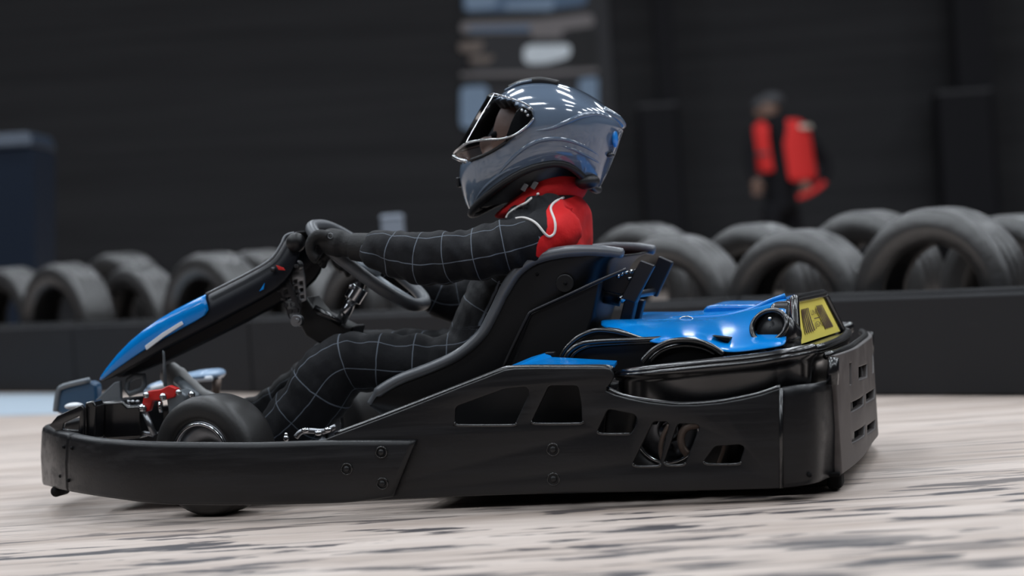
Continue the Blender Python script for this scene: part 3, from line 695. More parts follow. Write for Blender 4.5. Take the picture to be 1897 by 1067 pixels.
# steering support
def hole(px, py, r=4): return [(px-r, py-r*.7), (px+r*.8, py-r), (px+r, py+r*.7), (px-r*.8, py+r)]
plate('adjuster_plate', [(510, 508), (524, 500), (530, 503), (558, 572), (556, 585), (546, 592), (536, 590)], [hole(523, 523), hole(517, 537), hole(530, 539), hole(524, 553), hole(536, 553), hole(530, 566), hole(543, 564), hole(537, 577), hole(548, 576)], YC-.085, .006, .0012, 'steel_dark', kart, 1)
plate('adjuster_plate', [(541, 500), (560, 490), (565, 512), (568, 556), (556, 562), (546, 555), (542, 520)], [hole(548, 533), hole(549, 545), hole(558, 524), hole(559, 537), hole(560, 550), hole(547, 521)], YC-.07, .006, .0012, 'steel', kart, 1)
mk('pivot_bolt', *cat([cyly(L(551, 594, YC-.10), .0135, .02, 24), cyly(L(551, 594, YC-.113), .006, .01, 6)]), 'steel', kart, bevel=.0015)
mk('pivot_bolt', *cat([cyly(L(549, 493, YC-.08), .013, .03, 24), cyly(L(549, 493, YC-.1), .005, .01, 6)]), 'steel_dark', kart, bevel=.0015)
prism('column_support', [(556, 556), (566, 548), (574, 560), (590, 580), (640, 604), (655, 604), (645, 640), (590, 636), (566, 622), (556, 604)], YC-.05, YC+.05, 'black_satin', kart, .006)
tubeo('support_bar', [L(583, 570, YC-.06), L(610, 586, YC-.06), L(632, 600, YC-.06)], .0075, 'black_gloss', kart)
mk('column_tube', *tube([L(628, 602, YC-.02), L(658, 544, YC-.01)], .0125, 16), 'chrome', kart)
mk('column_joint', *tube([L(652, 556, YC-.01), L(667, 532, YC-.005)], .020, 16), 'chrome', kart, bevel=.002)
mk('joint_bolt', *ellv(L(650, 531, YC-.03), .005, .006, .005), 'chrome', kart)
# steering wheel
wc = L(683, 491, YC); e1 = (L(784, 571, YC)-L(580, 413, YC)); R1 = e1.length/2-.012; e1.normalize(); e2 = Vector((0, 1, 0)); en = e1.cross(e2)
if en.z < 0: en = -en
ring = []
for k in range(72):
    a = 2*math.pi*k/72; c_, s_ = math.cos(a), math.sin(a)
    ex = 2/2.7; p = e1*(R1*math.copysign(abs(c_)**ex, c_))+e2*(.135*math.copysign(abs(s_)**ex, s_)); ring.append(wc+p)
sw = mk('steering_wheel', *tube(ring, .0145, 14, True), 'black_satin', kart); sw.data.materials[0] = mat('wheel_grip', (.085, .09, .10), .40, bump=(200, .2, .001))
for a in (90, 270, 0):
    d = e1*math.cos(math.radians(a))+e2*math.sin(math.radians(a)); q = wc+d*(R1 if a in (0, 180) else .133)
    mk('spoke', *tube([wc-en*.012, wc.lerp(q, .5)-en*.008, q], .006, 10, False, ref=en.cross(d), rb=.017), 'grey_metal', sw)
mk('hub_pad', *tube([wc-en*.02, wc-en*.004, wc+en*.008], [.030, .036, .030], 24), 'grey_metal', sw, bevel=.004)
tubeo('column_tube', [L(664, 536, YC), wc-en*.018], .012, 'steel_dark', kart)

# wheels
def wheel(name, c, R, w, rimr, steer):
    pr = [(rimr, -w*.42), (rimr+.006, -w*.46), (R-.042, -w*.50), (R-.034, -w*.485), (R-.030, -w*.49), (R-.014, -w*.46), (R-.004, -w*.40), (R, -w*.28), (R+.001, 0), (R, w*.28), (R-.004, w*.40), (R-.014, w*.46), (R-.042, w*.50), (rimr+.006, w*.46), (rimr, w*.42)]
    t = mk(name, *lathe(pr, 64), 'rubber', kart); t.location = c; t.rotation_euler = (0, 0, steer)
    rp_ = [(rimr+.004, -w*.44), (rimr-.001, -w*.455), (rimr-.006, -w*.44), (rimr-.007, -w*.36), (rimr-.012, -w*.22), (.030, -w*.16), (.022, -w*.17), (.022, w*.3), (rimr, w*.3), (rimr, -w*.3)]
    rim = mk('rim', *lathe(rp_, 48), 'steel', t)
    tubeo('rim_flange', [Vector(((rimr-.003)*math.cos(a*math.pi/24), -w*.45, (rimr-.003)*math.sin(a*math.pi/24))) for a in range(48)], .0042, 'chrome', t, 8, True)
    mk('hub', *lathe([(.0, -w*.34), (.014, -w*.335), (.018, -w*.30), (.019, -w*.1), (0.0, -w*.1)], 24, closed=False), 'chrome', t)
    for k in range(3):
        a = k*2*math.pi/3+.5; mk('wheel_nut', *tube([Vector((.034*math.cos(a), -w*.25, .034*math.sin(a))), Vector((.034*math.cos(a), -w*.14, .034*math.sin(a)))], .006, 6), 'steel_dark', t)
    return t
fy = .175; fw = L(372, 842, .12); wheel('front_wheel', Vector((fw.x+.012, fy, .127)), .127, .118, .072, math.radians(-16))
f2 = wheel('front_wheel', Vector((fw.x+.012, 2*YC-fy, .127)), .127, .118, .072, math.radians(-16))
rw = L(1240, 820, .15)
wheel('rear_wheel', Vector((rw.x, .20, .135)), .135, .15, .066, 0); wheel('rear_wheel', Vector((rw.x, 2*YC-.20, .135)), .135, .15, .066, 0)
tubeo('rear_axle', [(rw.x, .12, .135), (rw.x, 2*YC-.12, .135)], .015, 'steel', kart, 16)
mk('brake_disc', *orient(lathe([(.03, -.003), (.085, -.003), (.085, .003), (.03, .003)], 40), Matrix.Identity(3), Vector((rw.x, .42, .135))), 'rust_disc', kart)
# guard ring and hub seen through the rear openings
tubeo('guard_hoop', spline([L(*q, .085) for q in ((1240, 786), (1229, 806), (1224, 826), (1226, 846), (1234, 866))], 4), .005, 'rust_disc', kart, 8)
tubeo('guard_hoop', spline([L(*q, .085) for q in ((1296, 786), (1272, 792), (1262, 808), (1264, 828), (1274, 842))], 4), .008, 'rust_disc', kart, 8)
tubeo('guard_hoop', spline([L(*q, .085) for q in ((1342, 824), (1338, 840), (1330, 862))], 4), .004, 'rust_disc', kart, 8)
# chassis
for yy in (.30, 2*YC-.30):
    tubeo('frame_rail', spline([(-1.05, yy+(YC-yy)*.5, .075), (-.85, yy, .07), (-.3, yy-.04 if yy < YC else yy+.04, .065), (.2, yy, .07), (.5, yy, .12)], 5), .015, 'steel_dark', kart, 12)
for xx in (-1.0, fw.x+.012, -.2, .25): tubeo('frame_cross_tube', [(xx, .30, .075), (xx, 2*YC-.30, .075)], .015, 'steel_dark', kart, 12)
mk('floor_tray', *boxv((-.62, YC, .05), .80, .56, .006), 'steel', kart, bevel=.002)
mk('engine_block', *cat([boxv((.30, .83, .16), .22, .18, .18), boxv((.30, .83, .27), .14, .14, .06)]), 'steel_dark', kart, bevel=.008)
mk('under_tray', *boxv((.18, YC, .038), .86, .95, .008), 'black_matte', kart, bevel=.002)

# front end bits
for q in ('near',):
    fp = plate('nose_support', [(93, 788), (108, 770), (152, 750), (158, 758), (157, 812), (120, 808)], [[(120, 784), (149, 770), (147, 797), (118, 794)]], .24, .012, .002, 'black_gloss', kart, 2)
prism('nose_post', [(156, 746), (172, 742), (178, 752), (176, 815), (158, 815)], .25, .30, 'black_gloss', kart, .005)
prism('pedal_box', [(180, 750), (188, 745), (226, 742), (236, 752), (260, 750), (262, 812), (196, 815), (184, 800)], .30, .44, 'black_gloss', kart, .007)
for px in (228, 238, 246, 255): mk('pedal_box_bolt', *ellv(L(px, 744, .33), .006, .006, .004, 10, 6), 'steel', kart)
prism('nose_gusset', [(170, 748), (212, 708), (222, 706), (224, 750)], .50, .515, 'grey_metal', kart, .002)
tubeo('brake_loop', [L(*q, .52) for q in ((238, 704), (250, 697), (266, 696), (268, 712), (262, 722), (240, 730), (234, 722))], .007, 'grey_metal', kart, 8, True)
prism('nose_wing', [(102, 764), (108, 728), (116, 718), (166, 705), (178, 712), (180, 760), (130, 775)], .70, .74, 'blue_dark', kart, .008)
tubeo('nose_wing_edge', spline([L(*q, .70) for q in ((103, 762), (108, 728), (118, 716), (166, 704))], 4), .007, 'grey_metal', kart)
mk('nose_lamp_cap', *ellv(L(137, 752, .5), .022, .02, .008), 'white_decal', kart)
# far-side wing mirror like fairing lobe
lob = [L(262, 728, .93), L(300, 712, .93), L(340, 702, .93), L(380, 695, .93), L(411, 693, .93)]
mk('wheel_fairing', *tube(spline(lob, 4), [.004]*3+[.010]*4+[.014]*4+[.015]*4+[.008, .004], 14, ref=(0, 1, 0), rb=[.02]*3+[.06]*4+[.08]*4+[.08]*4+[.05, .02]), 'wing_pale', kart)
tubeo('wheel_fairing_edge', spline([p+Vector((0, -.07, -.006)) for p in lob[1:]], 4), .007, 'white_decal', kart)
mk('wheel_fairing_stem', *tube([L(402, 702, .92), L(399, 735, .92)], [.012, .009], 10), 'rust_disc', kart)
# steering links
prism('stub_axle_arm', [(261, 757), (266, 733), (275, 724), (298, 721), (312, 714), (328, 720), (324, 736), (302, 742), (282, 743), (276, 762), (268, 764)], .295, .315, 'red_paint', kart, .003)
for px, py, r in ((271, 732, .0075), (302, 735, .0085), (264, 756, .0095), (331, 727, .007), (355, 731, .008)): mk('ball_joint', *ellv(L(px, py, .285), r, r, r, 14, 10), 'chrome', kart)
tubeo('tie_rod', [L(268, 764, .29), L(286, 806, .29)], .007, 'steel', kart); tubeo('tie_rod', [L(243, 796, .33), L(284, 806, .31)], .005, 'steel', kart)
tubeo('tie_rod', [L(296, 744, .30), L(297, 764, .30)], .0045, 'chrome', kart)
prism('hub_carrier', [(306, 732), (330, 722), (346, 732), (340, 760), (312, 770)], .30, .36, 'grey_metal', kart, .006)
tubeo('pedal_rod', [L(302, 635, .46), L(304, 665, .46), L(306, 715, .46)], [.0025, .0035, .0045], 'grey_metal', kart, 8)
tubeo('stabiliser_arm', [L(330, 705, .5), L(366, 738, .42)], .012, 'grey_metal', kart)
# small linkage behind the front tyre
mk('linkage_bolt', *cat([ellv(L(530, 812, .06), .006, .006, .007), ellv(L(530, 805, .06), .004, .004, .004)]), 'chrome', kart)
tubeo('linkage', spline([L(*q, .09) for q in ((548, 810), (558, 800), (575, 798), (600, 799), (622, 790))], 4), .006, 'steel', kart)
for px, py in ((566, 797), (590, 802), (608, 796)): mk('linkage_joint', *ellv(L(px, py, .085), .009, .008, .006), 'chrome', kart)

# =================================================================== DRIVER
drv = thing('person', 'driver in black checked race suit and grey helmet gripping the kart wheel', 'person', (0, 0, 0), -YAW)
def P(px, py, dy): return L(px, py, YC+dy)
LIMBS = []
def limb(pts, n=5):
    """pts (px,py,dy,r,rb): returns tube and keeps the centre line for the fabric coordinates"""
    c = spline([P(*p[:3]) for p in pts], n); ra = spline([(p[3], p[4] if len(p) > 4 else p[3], 0) for p in pts], n)
    LIMBS.append((c, [q.x for q in ra])); return tube(c, [q.x for q in ra], 20, ref=(0, 1, 0), rb=[q.y for q in ra])
torso = limb([(915, 655, 0, .115, .15), (935, 615, 0, .115, .15), (960, 560, 0, .115, .15), (990, 500, 0, .112, .16), (1010, 450, 0, .100, .175), (1018, 412, 0, .090, .178), (1022, 390, 0, .082, .13), (1012, 365, 0, .055, .06)])
armL = limb([(1036, 418, -.11, .058), (1015, 432, -.15, .056), (985, 446, -.175, .057), (930, 460, -.19, .059), (860, 473, -.195, .058), (800, 480, -.19, .058), (745, 474, -.18, .053), (705, 464, -.17, .045), (680, 459, -.165, .034)])
armR = limb([(1042, 410, .13, .052), (1010, 440, .17, .055), (950, 490, .20, .056), (880, 545, .215, .054), (835, 555, .21, .052), (780, 530, .19, .048), (735, 500, .17, .042), (705, 480, .155, .034)])
legL = limb([(925, 668, -.07, .085), (850, 678, -.085, .075), (770, 676, -.10, .067), (700, 671, -.11, .066), (650, 672, -.115, .067), (618, 690, -.115, .074), (590, 728, -.11, .076), (555, 768, -.10, .068), (515, 802, -.095, .055), (480, 815, -.09, .045)])
legR = limb([(925, 660, .08, .085), (850, 665, .10, .072), (760, 660, .12, .064), (680, 658, .125, .062), (630, 668, .125, .062), (585, 705, .12, .060), (530, 745, .11, .055), (480, 770, .10, .048), (440, 772, .10, .042), (405, 760, .10, .036)])
traps = [tube(spline([P(955, 404, s*.055), P(988, 394, s*.085), P(1014, 392, s*.10), P(1034, 406, s*.125)], 4), [.026]*4+[.036]*4+[.042]*4+[.045], 16) for s in (-1, 1)]
body = remesh('race_suit', traps+[torso, armL, armR, legL, legR], .0068, 5, 'marshal_dark', drv)
me = body.data; nv = len(me.vertices); co = np.empty(nv*3); me.vertices.foreach_get('co', co); co = co.reshape(-1, 3)
nr = np.empty(nv*3); me.vertices.foreach_get('normal', nr); nr = nr.reshape(-1, 3)
best = np.full(nv, 1e9); U = np.zeros(nv); Vv = np.zeros(nv)
sp = [(.07, .07), (.062, .066), (.062, .066), (.078, .056), (.078, .056)]
for li, (c, ra) in enumerate(LIMBS):
    acc = 0.0
    for i in range(len(c)-1):
        a, b_ = np.array(c[i]), np.array(c[i+1]); d = b_-a; ln = np.linalg.norm(d); t = np.clip(((co-a) @ d)/(ln*ln), 0, 1)
        q = co-(a+t[:, None]*d); dist = np.linalg.norm(q, axis=1)/(ra[i]*(1-t)+ra[i+1]*t)
        T = d/ln; B = np.array([0, 1, 0])-T*T[1]; B /= np.linalg.norm(B); N = np.cross(T, B)
        ang = np.arctan2(q @ N, -(q @ B))           # seam on the far side
        k = dist < best; best[k] = dist[k]; U[k] = ((acc+t*ln)/sp[li][0])[k]; Vv[k] = (ang*.06/sp[li][1])[k]
        acc += ln
ed = np.empty(len(me.edges)*2, int); me.edges.foreach_get('vertices', ed); ed = ed.reshape(-1, 2)
for A in (U, Vv):
    for _ in range(10):
        dlt = A[ed[:, 1]]-A[ed[:, 0]]; ok = np.abs(dlt) < .6; acc_ = np.zeros(nv); cnt = np.zeros(nv)
        np.add.at(acc_, ed[ok, 0], dlt[ok]); np.add.at(acc_, ed[ok, 1], -dlt[ok]); np.add.at(cnt, ed[ok, 0], 1); np.add.at(cnt, ed[ok, 1], 1)
        A += .5*acc_/np.maximum(cnt, 1)
# cloth folds
for i in range(nv):
    p = Vector(co[i]); f = noise.noise(Vector((p.x*26, p.y*11, p.z*12)))*.0075+noise.noise(Vector((p.x*48+9+p.z*20, p.y*16, p.z*24)))*.0042
    if co[i][2] > L(800, 540, YC).z and co[i][0] < L(985, 470, YC-.2).x:      # bunched sleeves
        f += noise.noise(Vector((p.x*34+p.z*26, p.y*9+3, p.z*9-p.x*8)))*.006
    co[i] += nr[i]*f
me.vertices.foreach_set('co', co.ravel()); me.update()
at = me.attributes.new('weave', 'FLOAT_VECTOR', 'POINT'); at.data.foreach_set('vector', np.stack([U+.13, Vv+.32, np.zeros(nv)], 1).ravel().astype(np.float32))
# red shoulder panel: signed distance in the side plane
def sdist(poly, X, Z):
    d = np.full(len(X), 1e9); ins = np.zeros(len(X), bool); n = len(poly)
    for i in range(n):
        ax, az = poly[i]; bx, bz = poly[(i+1) % n]; ex, ez = bx-ax, bz-az; wx_, wz_ = X-ax, Z-az
        t = np.clip((wx_*ex+wz_*ez)/(ex*ex+ez*ez), 0, 1); d = np.minimum(d, np.hypot(wx_-ex*t, wz_-ez*t))
        c1 = ((az > Z) != (bz > Z)) & (X < ex*(Z-az)/(ez if ez else 1e-9)+ax); ins ^= c1
    return np.where(ins, d, -d)
def poly_l(pp, y): return [(L(px, py, y).x, L(px, py, y).z) for px, py in pp]
red = sdist(poly_l([(1046, 366), (1030, 372), (1022, 380), (1020, 390), (1026, 405), (1029, 420), (1027, 432), (1018, 439), (1012, 455), (1010, 475), (1130, 475), (1130, 355), (1060, 355)], YC-.13), co[:, 0], co[:, 2])
yoke = sdist(poly_l([(938, 404), (945, 392), (962, 380), (998, 358), (1046, 350), (1046, 366), (1030, 372), (1022, 380), (1020, 390), (1026, 405), (1029, 420), (1027, 432), (1018, 439), (1010, 433), (998, 418), (985, 408), (970, 404), (955, 405)], YC-.13), co[:, 0], co[:, 2])
crot = sdist(poly_l([(862, 640), (860, 596), (900, 596), (900, 640)], YC), co[:, 0], co[:, 2])
crot = np.where(np.abs(co[:, 1]-YC) < .06, crot, -1)
at = me.attributes.new('red_zone', 'FLOAT', 'POINT'); at.data.foreach_set('value', np.maximum(red, crot).astype(np.float32))
at = me.attributes.new('yoke_zone', 'FLOAT', 'POINT'); at.data.foreach_set('value', yoke.astype(np.float32))
m = bpy.data.materials.new('race_suit'); m.use_nodes = True; nt = m.node_tree; b = nt.nodes['Principled BSDF']; b.inputs['Roughness'].default_value = .75
b.inputs['Sheen Weight'].default_value = .04; b.inputs['Specular IOR Level'].default_value = .3
def attr(n, out): a = nt.nodes.new('ShaderNodeAttribute'); a.attribute_name = n; return a.outputs[out]
sx = nt.nodes.new('ShaderNodeSeparateXYZ'); nt.links.new(attr('weave', 'Vector'), sx.inputs[0])
def line(src, w):
    f = nt.nodes.new('ShaderNodeMath'); f.operation = 'FRACT'; nt.links.new(src, f.inputs[0])
    q = mth('ABSOLUTE', mth('SUBTRACT', f.outputs[0], .5), 0); return mrange(q, w*1.6, w*.6, 0, 1)
ln = mth('MAXIMUM', line(sx.outputs[0], .012), line(sx.outputs[1], .013))
yz = mrange(attr('yoke_zone', 'Fac'), -.0008, .0008); rz = mrange(attr('red_zone', 'Fac'), -.0008, .0008)
ln2 = mth('MULTIPLY', ln, mth('SUBTRACT', 1.0, yz))
cc_ = mixc(ln2, (.004, .0045, .0068), (.15, .175, .215))
nt.links.new(mixc(rz, cc_, (.74, .012, .014)), b.inputs['Base Color'])
tc = nt.nodes.new('ShaderNodeTexCoord'); bp = nt.nodes.new('ShaderNodeBump'); bp.inputs['Strength'].default_value = .35; bp.inputs['Distance'].default_value = .008
nt.links.new(fnoise((42, 18, 26), 0, 5), bp.inputs['Height']); nt.links.new(bp.outputs[0], b.inputs['Normal'])
me.materials.clear(); me.materials.append(m); MATS['race_suit'] = m
bvh = BVHTree.FromPolygons([Vector(c) for c in co], [tuple(p.vertices) for p in me.polygons])
def hit(bv, px, py, off=.001, fb=YC-.15):
    d = (ROTL @ ray(px, py)).normalized(); h = bv.ray_cast(oL, d)
    return (h[0]-d*off) if h[0] is not None else L(px, py, fb)
def smooth_y(pts):
    out = [p.copy() for p in pts]
    for _ in range(2): out = [out[0]]+[(out[i-1]+out[i]*2+out[i+1])/4 for i in range(1, len(out)-1)]+[out[-1]]
    return out
for pl in ([(938, 404), (942, 396), (952, 388), (964, 381), (976, 375), (986, 366), (997, 359)], [(955, 405), (968, 403), (983, 407), (996, 416), (1006, 429), (1014, 437), (1020, 438), (1027, 432), (1029, 420), (1027, 406), (1021, 391), (1021, 382), (1029, 373), (1044, 366)]):
    q = spline([(x, y, 0) for x, y in pl], 4); pts = smooth_y([hit(bvh, p.x, p.y, .002) for p in q])
    tubeo('piping', pts, .0028, 'piping', body, 8)
# balaclava / collar
def rings(rs_, n=36):
    rr = []
    for f, r_, hy in rs_:
        a, b_ = L(*f, YC), L(*r_, YC); c = (a+b_)/2
        rr.append([c+(a-c)*math.cos(2*math.pi*k/n)+Vector((0, hy*math.sin(2*math.pi*k/n), 0)) for k in range(n)])
    return rr
rg = rings([((928, 408), (1070, 380), .065), ((914, 402), (1082, 362), .078), ((926, 390), (1088, 350), .082), ((948, 371), (1087, 339), .082), ((975, 352), (1080, 329), .075), ((985, 330), (1065, 305), .065)])
for i, r in enumerate(rg):
    for k, p in enumerate(r): p += Vector((noise.noise(p*40)*.006, noise.noise(p*40+Vector((5, 0, 0)))*.006, noise.noise(p*50+Vector((0, 9, 0)))*.004))
mk('balaclava', *grid(rg, False, True, True), 'red_cloth', drv, sub=2)
# head inside the helmet
head = remesh('head', [ellv(P(985, 255, 0), .088, .072, .105), ellv(P(900, 268, 0), .016, .013, .022), ellv(P(915, 300, 0), .03, .035, .03), tube([P(1000, 300, 0), P(1010, 370, 0)], .055, 16)], .007, 4, 'skin', drv)
for s in (-1, 1): mk('eye', *ellv(P(919, 250, s*.032), .012, .012, .009), 'black_matte', head)
# gloves
def glove(side):
    s = -1 if side == 'L' else 1
    if side == 'L': k0 = [P(655, 457, -.160), P(632, 452, -.155), P(604, 445, -.145)]
    else: k0 = [P(700, 476, .150), P(676, 468, .145), P(650, 462, .138)]
    sh = Vector((0, 0, 0)) if side == 'L' else k0[2]-P(604, 445, .145)
    pts = [tube(spline(k0, 4), [.026]*4+[.031]*3+[.029, .024], 16, ref=(0, 1, 0), rb=[.024]*4+[.034]*3+[.037, .034])]
    for f in range(4):
        dy = s*(-.145 if False else .145)*1.0; off = (-.034+.022*f)
        q = [(608-f*2, 438+f*2), (588-f*2, 435+f*3), (576, 449+f*3), (576+f, 468+f*2), (590, 480+f)]
        yy = [s*.148+off*.9, s*.148+off, s*.146+off, s*.142+off, s*.138+off]
        pp = [P(x, y, d)+sh for (x, y), d in zip(q, yy)]
        pts.append(tube(spline(pp, 3), [.0125]*4+[.0120]*4+[.0110]*4+[.009], 10))
    th = [P(622, 462, s*.12)+sh, P(606, 472, s*.108)+sh, P(598, 486, s*.108)+sh, P(600, 492, s*.115)+sh]
    pts.append(tube(spline(th, 3), [.013]*4+[.011]*3+[.009]*3, 10))
    g = remesh('glove', pts, .0034, 2, 'glove', drv)
    c0, c1 = (P(688, 460, -.166), P(652, 457, -.160)) if side == 'L' else (P(712, 482, .155), P(694, 474, .150))
    mk('cuff', *tube([c0, c0.lerp(c1, .5), c1], [.033, .032, .030], 20, ref=(0, 1, 0)), 'glove', g, bevel=.003)
    if side == 'L':
        for px, py in ((603, 436), (612, 437)): tubeo('glove_emblem', [P(px, py, -.186)+Vector((.006*math.cos(a*.7), 0, .006*math.sin(a*.7))) for a in range(9)], .0013, 'seat_edge', g, 6, True)
glove('L'); glove('R')
# shoes
mk('shoe', *tube(spline([P(398, 758, .10), P(366, 742, .10), P(338, 716, .10), P(318, 694, .10), P(308, 688, .10)], 4), [.034]*4+[.032]*4+[.030]*4+[.026]*3+[.022, .014], 16, ref=(0, 1, 0), rb=[.035]*4+[.037]*4+[.042]*4+[.04]*4+[.03]), 'shoe', drv)
mk('shoe', *tube(spline([P(482, 818, -.09), P(450, 815, -.09), P(425, 800, -.09), P(408, 782, -.09)], 4), [.034]*4+[.032]*4+[.028]*4+[.02], 16, ref=(0, 1, 0), rb=[.036]*4+[.04]*4+[.04]*4+[.03]), 'glove', drv)

# ---- helmet
HR = [((875, 397), (1106, 352), .108, (1008, 305), (1000, 352)), ((864, 372), (1119, 330), .124, (1006, 284), (1002, 318)), ((856, 340), (1132, 300), .132, (1005, 258), (1004, 280)), ((855, 318), (1141, 278), .136, (1004, 240), (1004, 255)), ((860, 298), (1148, 256), .137, (1003, 226), (1003, 236)),
      ((872, 268), (1154, 238), .134, (1002, 210), (1002, 214)), ((886, 238), (1149, 220), .127, (1001, 194), (1001, 196)), ((902, 208), (1128, 202), .113, (1000, 180), (1000, 181)), ((925, 182), (1098, 180), .092, (999, 168), (999, 168)), ((952, 163), (1066, 163), .064, (998, 157), (998, 157)), ((978, 152), (1030, 152), .030, (997, 150), (997, 150))]
def hpt(F_, R_, S, n_, f_, th):
    F3, R3 = L(*F_, YC), L(*R_, YC); a, b_ = L(*n_, YC-S), L(*f_, YC+S); s, c = math.sin(th), math.cos(th)
    side = a.lerp(b_, (1+s)/2); mid = (F3+R3)/2; base = mid.lerp(side, s*s); ex = 2/2.25
    cc = math.copysign(abs(c)**ex, c); ss = math.copysign(abs(s)**ex, s)
    v = base+(F3-R3)/2*cc; v.y = YC+S*ss; return v
def rowint(k):
    A = spline([(*r[0], 0) for r in HR], 4); B = spline([(*r[1], 0) for r in HR], 4); S = spline([(r[2], 0, 0) for r in HR], 4); n_ = spline([(*r[3], 0) for r in HR], 4); f_ = spline([(*r[4], 0) for r in HR], 4)
    return [((A[i].x, A[i].y), (B[i].x, B[i].y), S[i].x, (n_[i].x, n_[i].y), (f_[i].x, f_[i].y)) for i in range(len(A))]
NA = 96; hrows = [[hpt(*r, 2*math.pi*k/NA) for k in range(NA)] for r in rowint(4)]
HV, HF = grid(hrows, False, True); HV.append(L(997, 148, YC)); top = len(HV)-1; n0_ = (len(hrows)-1)*NA
HF += [(n0_+k, n0_+(k+1) % NA, top) for k in range(NA)]
hb = BVHTree.FromPolygons(HV, HF)
eye = [(840, 306), (866, 300), (905, 284), (931, 268), (952, 250), (968, 232), (978, 214), (962, 196), (940, 184), (918, 184), (895, 180), (850, 240)]
def inside(poly, x, y):
    c = False; n = len(poly)
    for i in range(n):
        x1, y1 = poly[i]; x2, y2 = poly[(i+1) % n]
        if (y1 > y) != (y2 > y) and x < (x2-x1)*(y-y1)/(y2-y1)+x1: c = not c
    return c
def keep(f):
    c = sum((HV[i] for i in f), Vector())/len(f)
    if c.y > YC: c = mir(c)
    # compare in the helmet's own side plane
    q = proj_local(c); return not inside(eye, *q)
helm = mk('helmet', HV, [f for f in HF if keep(f)], 'helmet_grey', drv, fixn=False)
bm = bmesh.new(); bm.from_mesh(helm.data); bmesh.ops.delete(bm, geom=[v for v in bm.verts if not v.link_faces], context='VERTS'); bmesh.ops.recalc_face_normals(bm, faces=bm.faces)
out_ok = sum(1 for f in bm.faces if f.normal.dot(f.calc_center_median()-L(1000, 260, YC)) > 0) > len(bm.faces)/2
if not out_ok: bmesh.ops.reverse_faces(bm, faces=bm.faces)
bm.to_mesh(helm.data); bm.free()
helm.data.materials.append(MATS['helmet_trim']); md = helm.modifiers.new('solid', 'SOLIDIFY'); md.thickness = .022; md.offset = -1; md.material_offset = 1; md.material_offset_rim = 1
tubeo('rim_trim', hrows[0][::2], .0085, 'helmet_trim', helm, 10, True)
lin = [[(p-L(1000, 330, YC))*k+L(1000, 330, YC)+Vector((0, 0, dz)) for p in hrows[0][::3]] for k, dz in ((.97, 0), (.86, .012), (.72, .05), (.3, .07))]
mk('helmet_liner', *grid(lin, False, True, True), 'helmet_trim', helm)
mk('cheek_pad', *ellv(L(1088, 336, YC-.055), .028, .03, .018), 'helmet_trim', helm)
for px, py in ((972, 347), (990, 343)): mk('chin_strap_buckle', *boxv(L(px, py, YC-.085), .012, .006, .018, Matrix.Rotation(.6, 3, 'Y')), 'steel', helm, bevel=.002)
def crease(pl, r, material, name, off=.0):
    q = spline([(x, y, 0) for x, y in pl], 5); tubeo(name, smooth_y([hit(hb, p.x, p.y, off, YC) for p in q]), r, material, helm, 8)
def swoosh(pl, w0, name):                            # raised ridge tapering at both ends
    q = spline([(x, y, 0) for x, y in pl], 6); pts = smooth_y([hit(hb, p.x, p.y, -.002, YC) for p in q]); n = len(pts)
    mk(name, *tube(pts, [w0*math.sin(math.pi*min(max(i/(n-1), .04), .96))**.6 for i in range(n)], 10), 'helmet_grey', helm)
swoosh([(985, 243), (1020, 238), (1050, 226), (1080, 214), (1110, 212), (1135, 222)], .006, 'shell_ridge')
swoosh([(905, 345), (935, 308), (970, 275), (1005, 259), (1045, 258), (1085, 272), (1112, 290)], .0055, 'shell_ridge')
swoosh([(1030, 268), (1060, 276), (1090, 290), (1112, 303)], .004, 'shell_ridge')
swoosh([(880, 372), (900, 345), (935, 318), (975, 304)], .0045, 'shell_ridge')
mk('rear_spoiler', *tube(spline([L(1118, 205, YC-.05), L(1142, 219, YC-.03), L(1152, 231, YC), L(1142, 219, YC+.03), L(1118, 205, YC+.05)], 5), .010, 10), 'helmet_grey', helm)
bc = hit(hb, 1139, 256, .001, YC-.03); mk('rear_badge', *ellv(bc, .007, .016, .021), 'helmet_badge', helm)
mk('rear_vent', *ellv(hit(hb, 1130, 287, .0, YC-.03), .010, .018, .006), 'helmet_trim', helm)
tubeo('top_vent', spline([L(945, 164, YC-.045), L(968, 154, YC-.045), L(1000, 149, YC-.045), L(1034, 155, YC-.045)], 5), .008, 'helmet_trim', helm)
tubeo('top_vent', spline([L(945, 164, YC+.045), L(968, 154, YC+.045), L(1000, 149, YC+.045), L(1034, 155, YC+.045)], 5), .008, 'helmet_trim', helm)
tubeo('vent_edge', spline([L(935, 168, YC-.05), L(960, 155, YC-.052), L(985, 149, YC-.052)], 5), .003, 'helmet_grey', helm)
mk('chin_vent', *boxv(L(853, 338, YC), .008, .05, .022), 'helmet_trim', helm, bevel=.003)
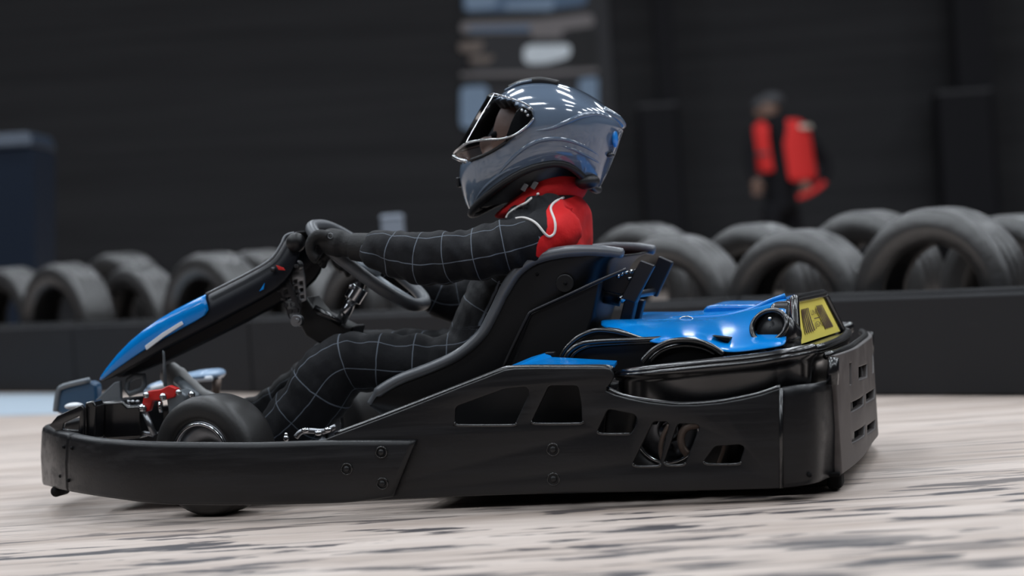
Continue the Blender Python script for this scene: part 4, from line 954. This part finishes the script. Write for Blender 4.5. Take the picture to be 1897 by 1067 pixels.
# visor
bot = [(989, 219, .1385), (976, 234, .140), (955, 249, .139), (931, 257, .132), (900, 259, .112), (868, 264, .078), (848, 276, .035), (841, 284, 0)]
topv = [(987, 203, .1355), (975, 193, .136), (958, 186, .134), (940, 180, .126), (926, 176, .104), (914, 173, .072), (905, 176, .035), (902, 179, 0)]
def vrow(t):
    r = spline([L(b_[0]*(1-t)+a[0]*t, b_[1]*(1-t)+a[1]*t, YC-(b_[2]*(1-t)+a[2]*t)) for b_, a in zip(bot, topv)], 5)
    return r+[mir(p) for p in r[:-1]][::-1]
vis = mk('visor', *grid([vrow(t/8) for t in range(9)]), 'clear_visor', helm)
tubeo('visor_edge', vrow(0), .0028, 'chrome', vis, 8); tubeo('visor_edge', vrow(1), .0016, 'chrome', vis, 8)
lowb = [(931, 257, .132), (900, 272, .118), (876, 290, .085), (856, 296, .04), (840, 290, 0)]
lw = spline([L(x, y, YC-w) for x, y, w in lowb], 5); lw = lw+[mir(p) for p in lw[:-1]][::-1]
up_ = vrow(0)[15:-15]
k_ = min(len(lw), len(up_)); 
mk('visor_lip', *grid([up_[:k_], lw[:k_]]) if len(lw) == len(up_) else grid([lw, [p+Vector((-.004, 0, .008)) for p in lw]]), 'clear_visor', vis)
tubeo('visor_tab', [P(840, 290, -.03), P(852, 296, -.05), P(866, 300, -.075)], .0045, 'chrome', vis, 8)
pvt = [hit(hb, px, py, .004, YC-.135) for px, py in ((985, 205), (988, 214), (980, 228), (962, 246), (942, 262), (935, 268), (938, 250), (946, 228), (956, 206), (968, 196))]
n_ = len(pvt); cpt = sum(pvt, Vector())/n_
mk('visor_pivot', pvt+[p+Vector((0, .012, 0)) for p in pvt], [tuple(range(n_)), tuple(range(2*n_-1, n_-1, -1))]+[(i, (i+1) % n_, n_+(i+1) % n_, n_+i) for i in range(n_)], 'black_gloss', vis, bevel=.002)
for dx, dz in ((0, 0), (.008, .006), (-.008, .004), (.004, -.008)): mk('pivot_screw', *ellv(hit(hb, 974, 207, .008, YC-.14)+Vector((dx, -.001, dz)), .0035, .003, .0035, 10, 6), 'chrome', vis)
tubeo('eyeport_seal', smooth_y([hit(hb, p.x, p.y, .0, YC-.1) for p in spline([(872, 297, 0), (905, 284, 0), (931, 268, 0), (938, 262, 0)], 4)]), .004, 'helmet_trim', helm, 8)
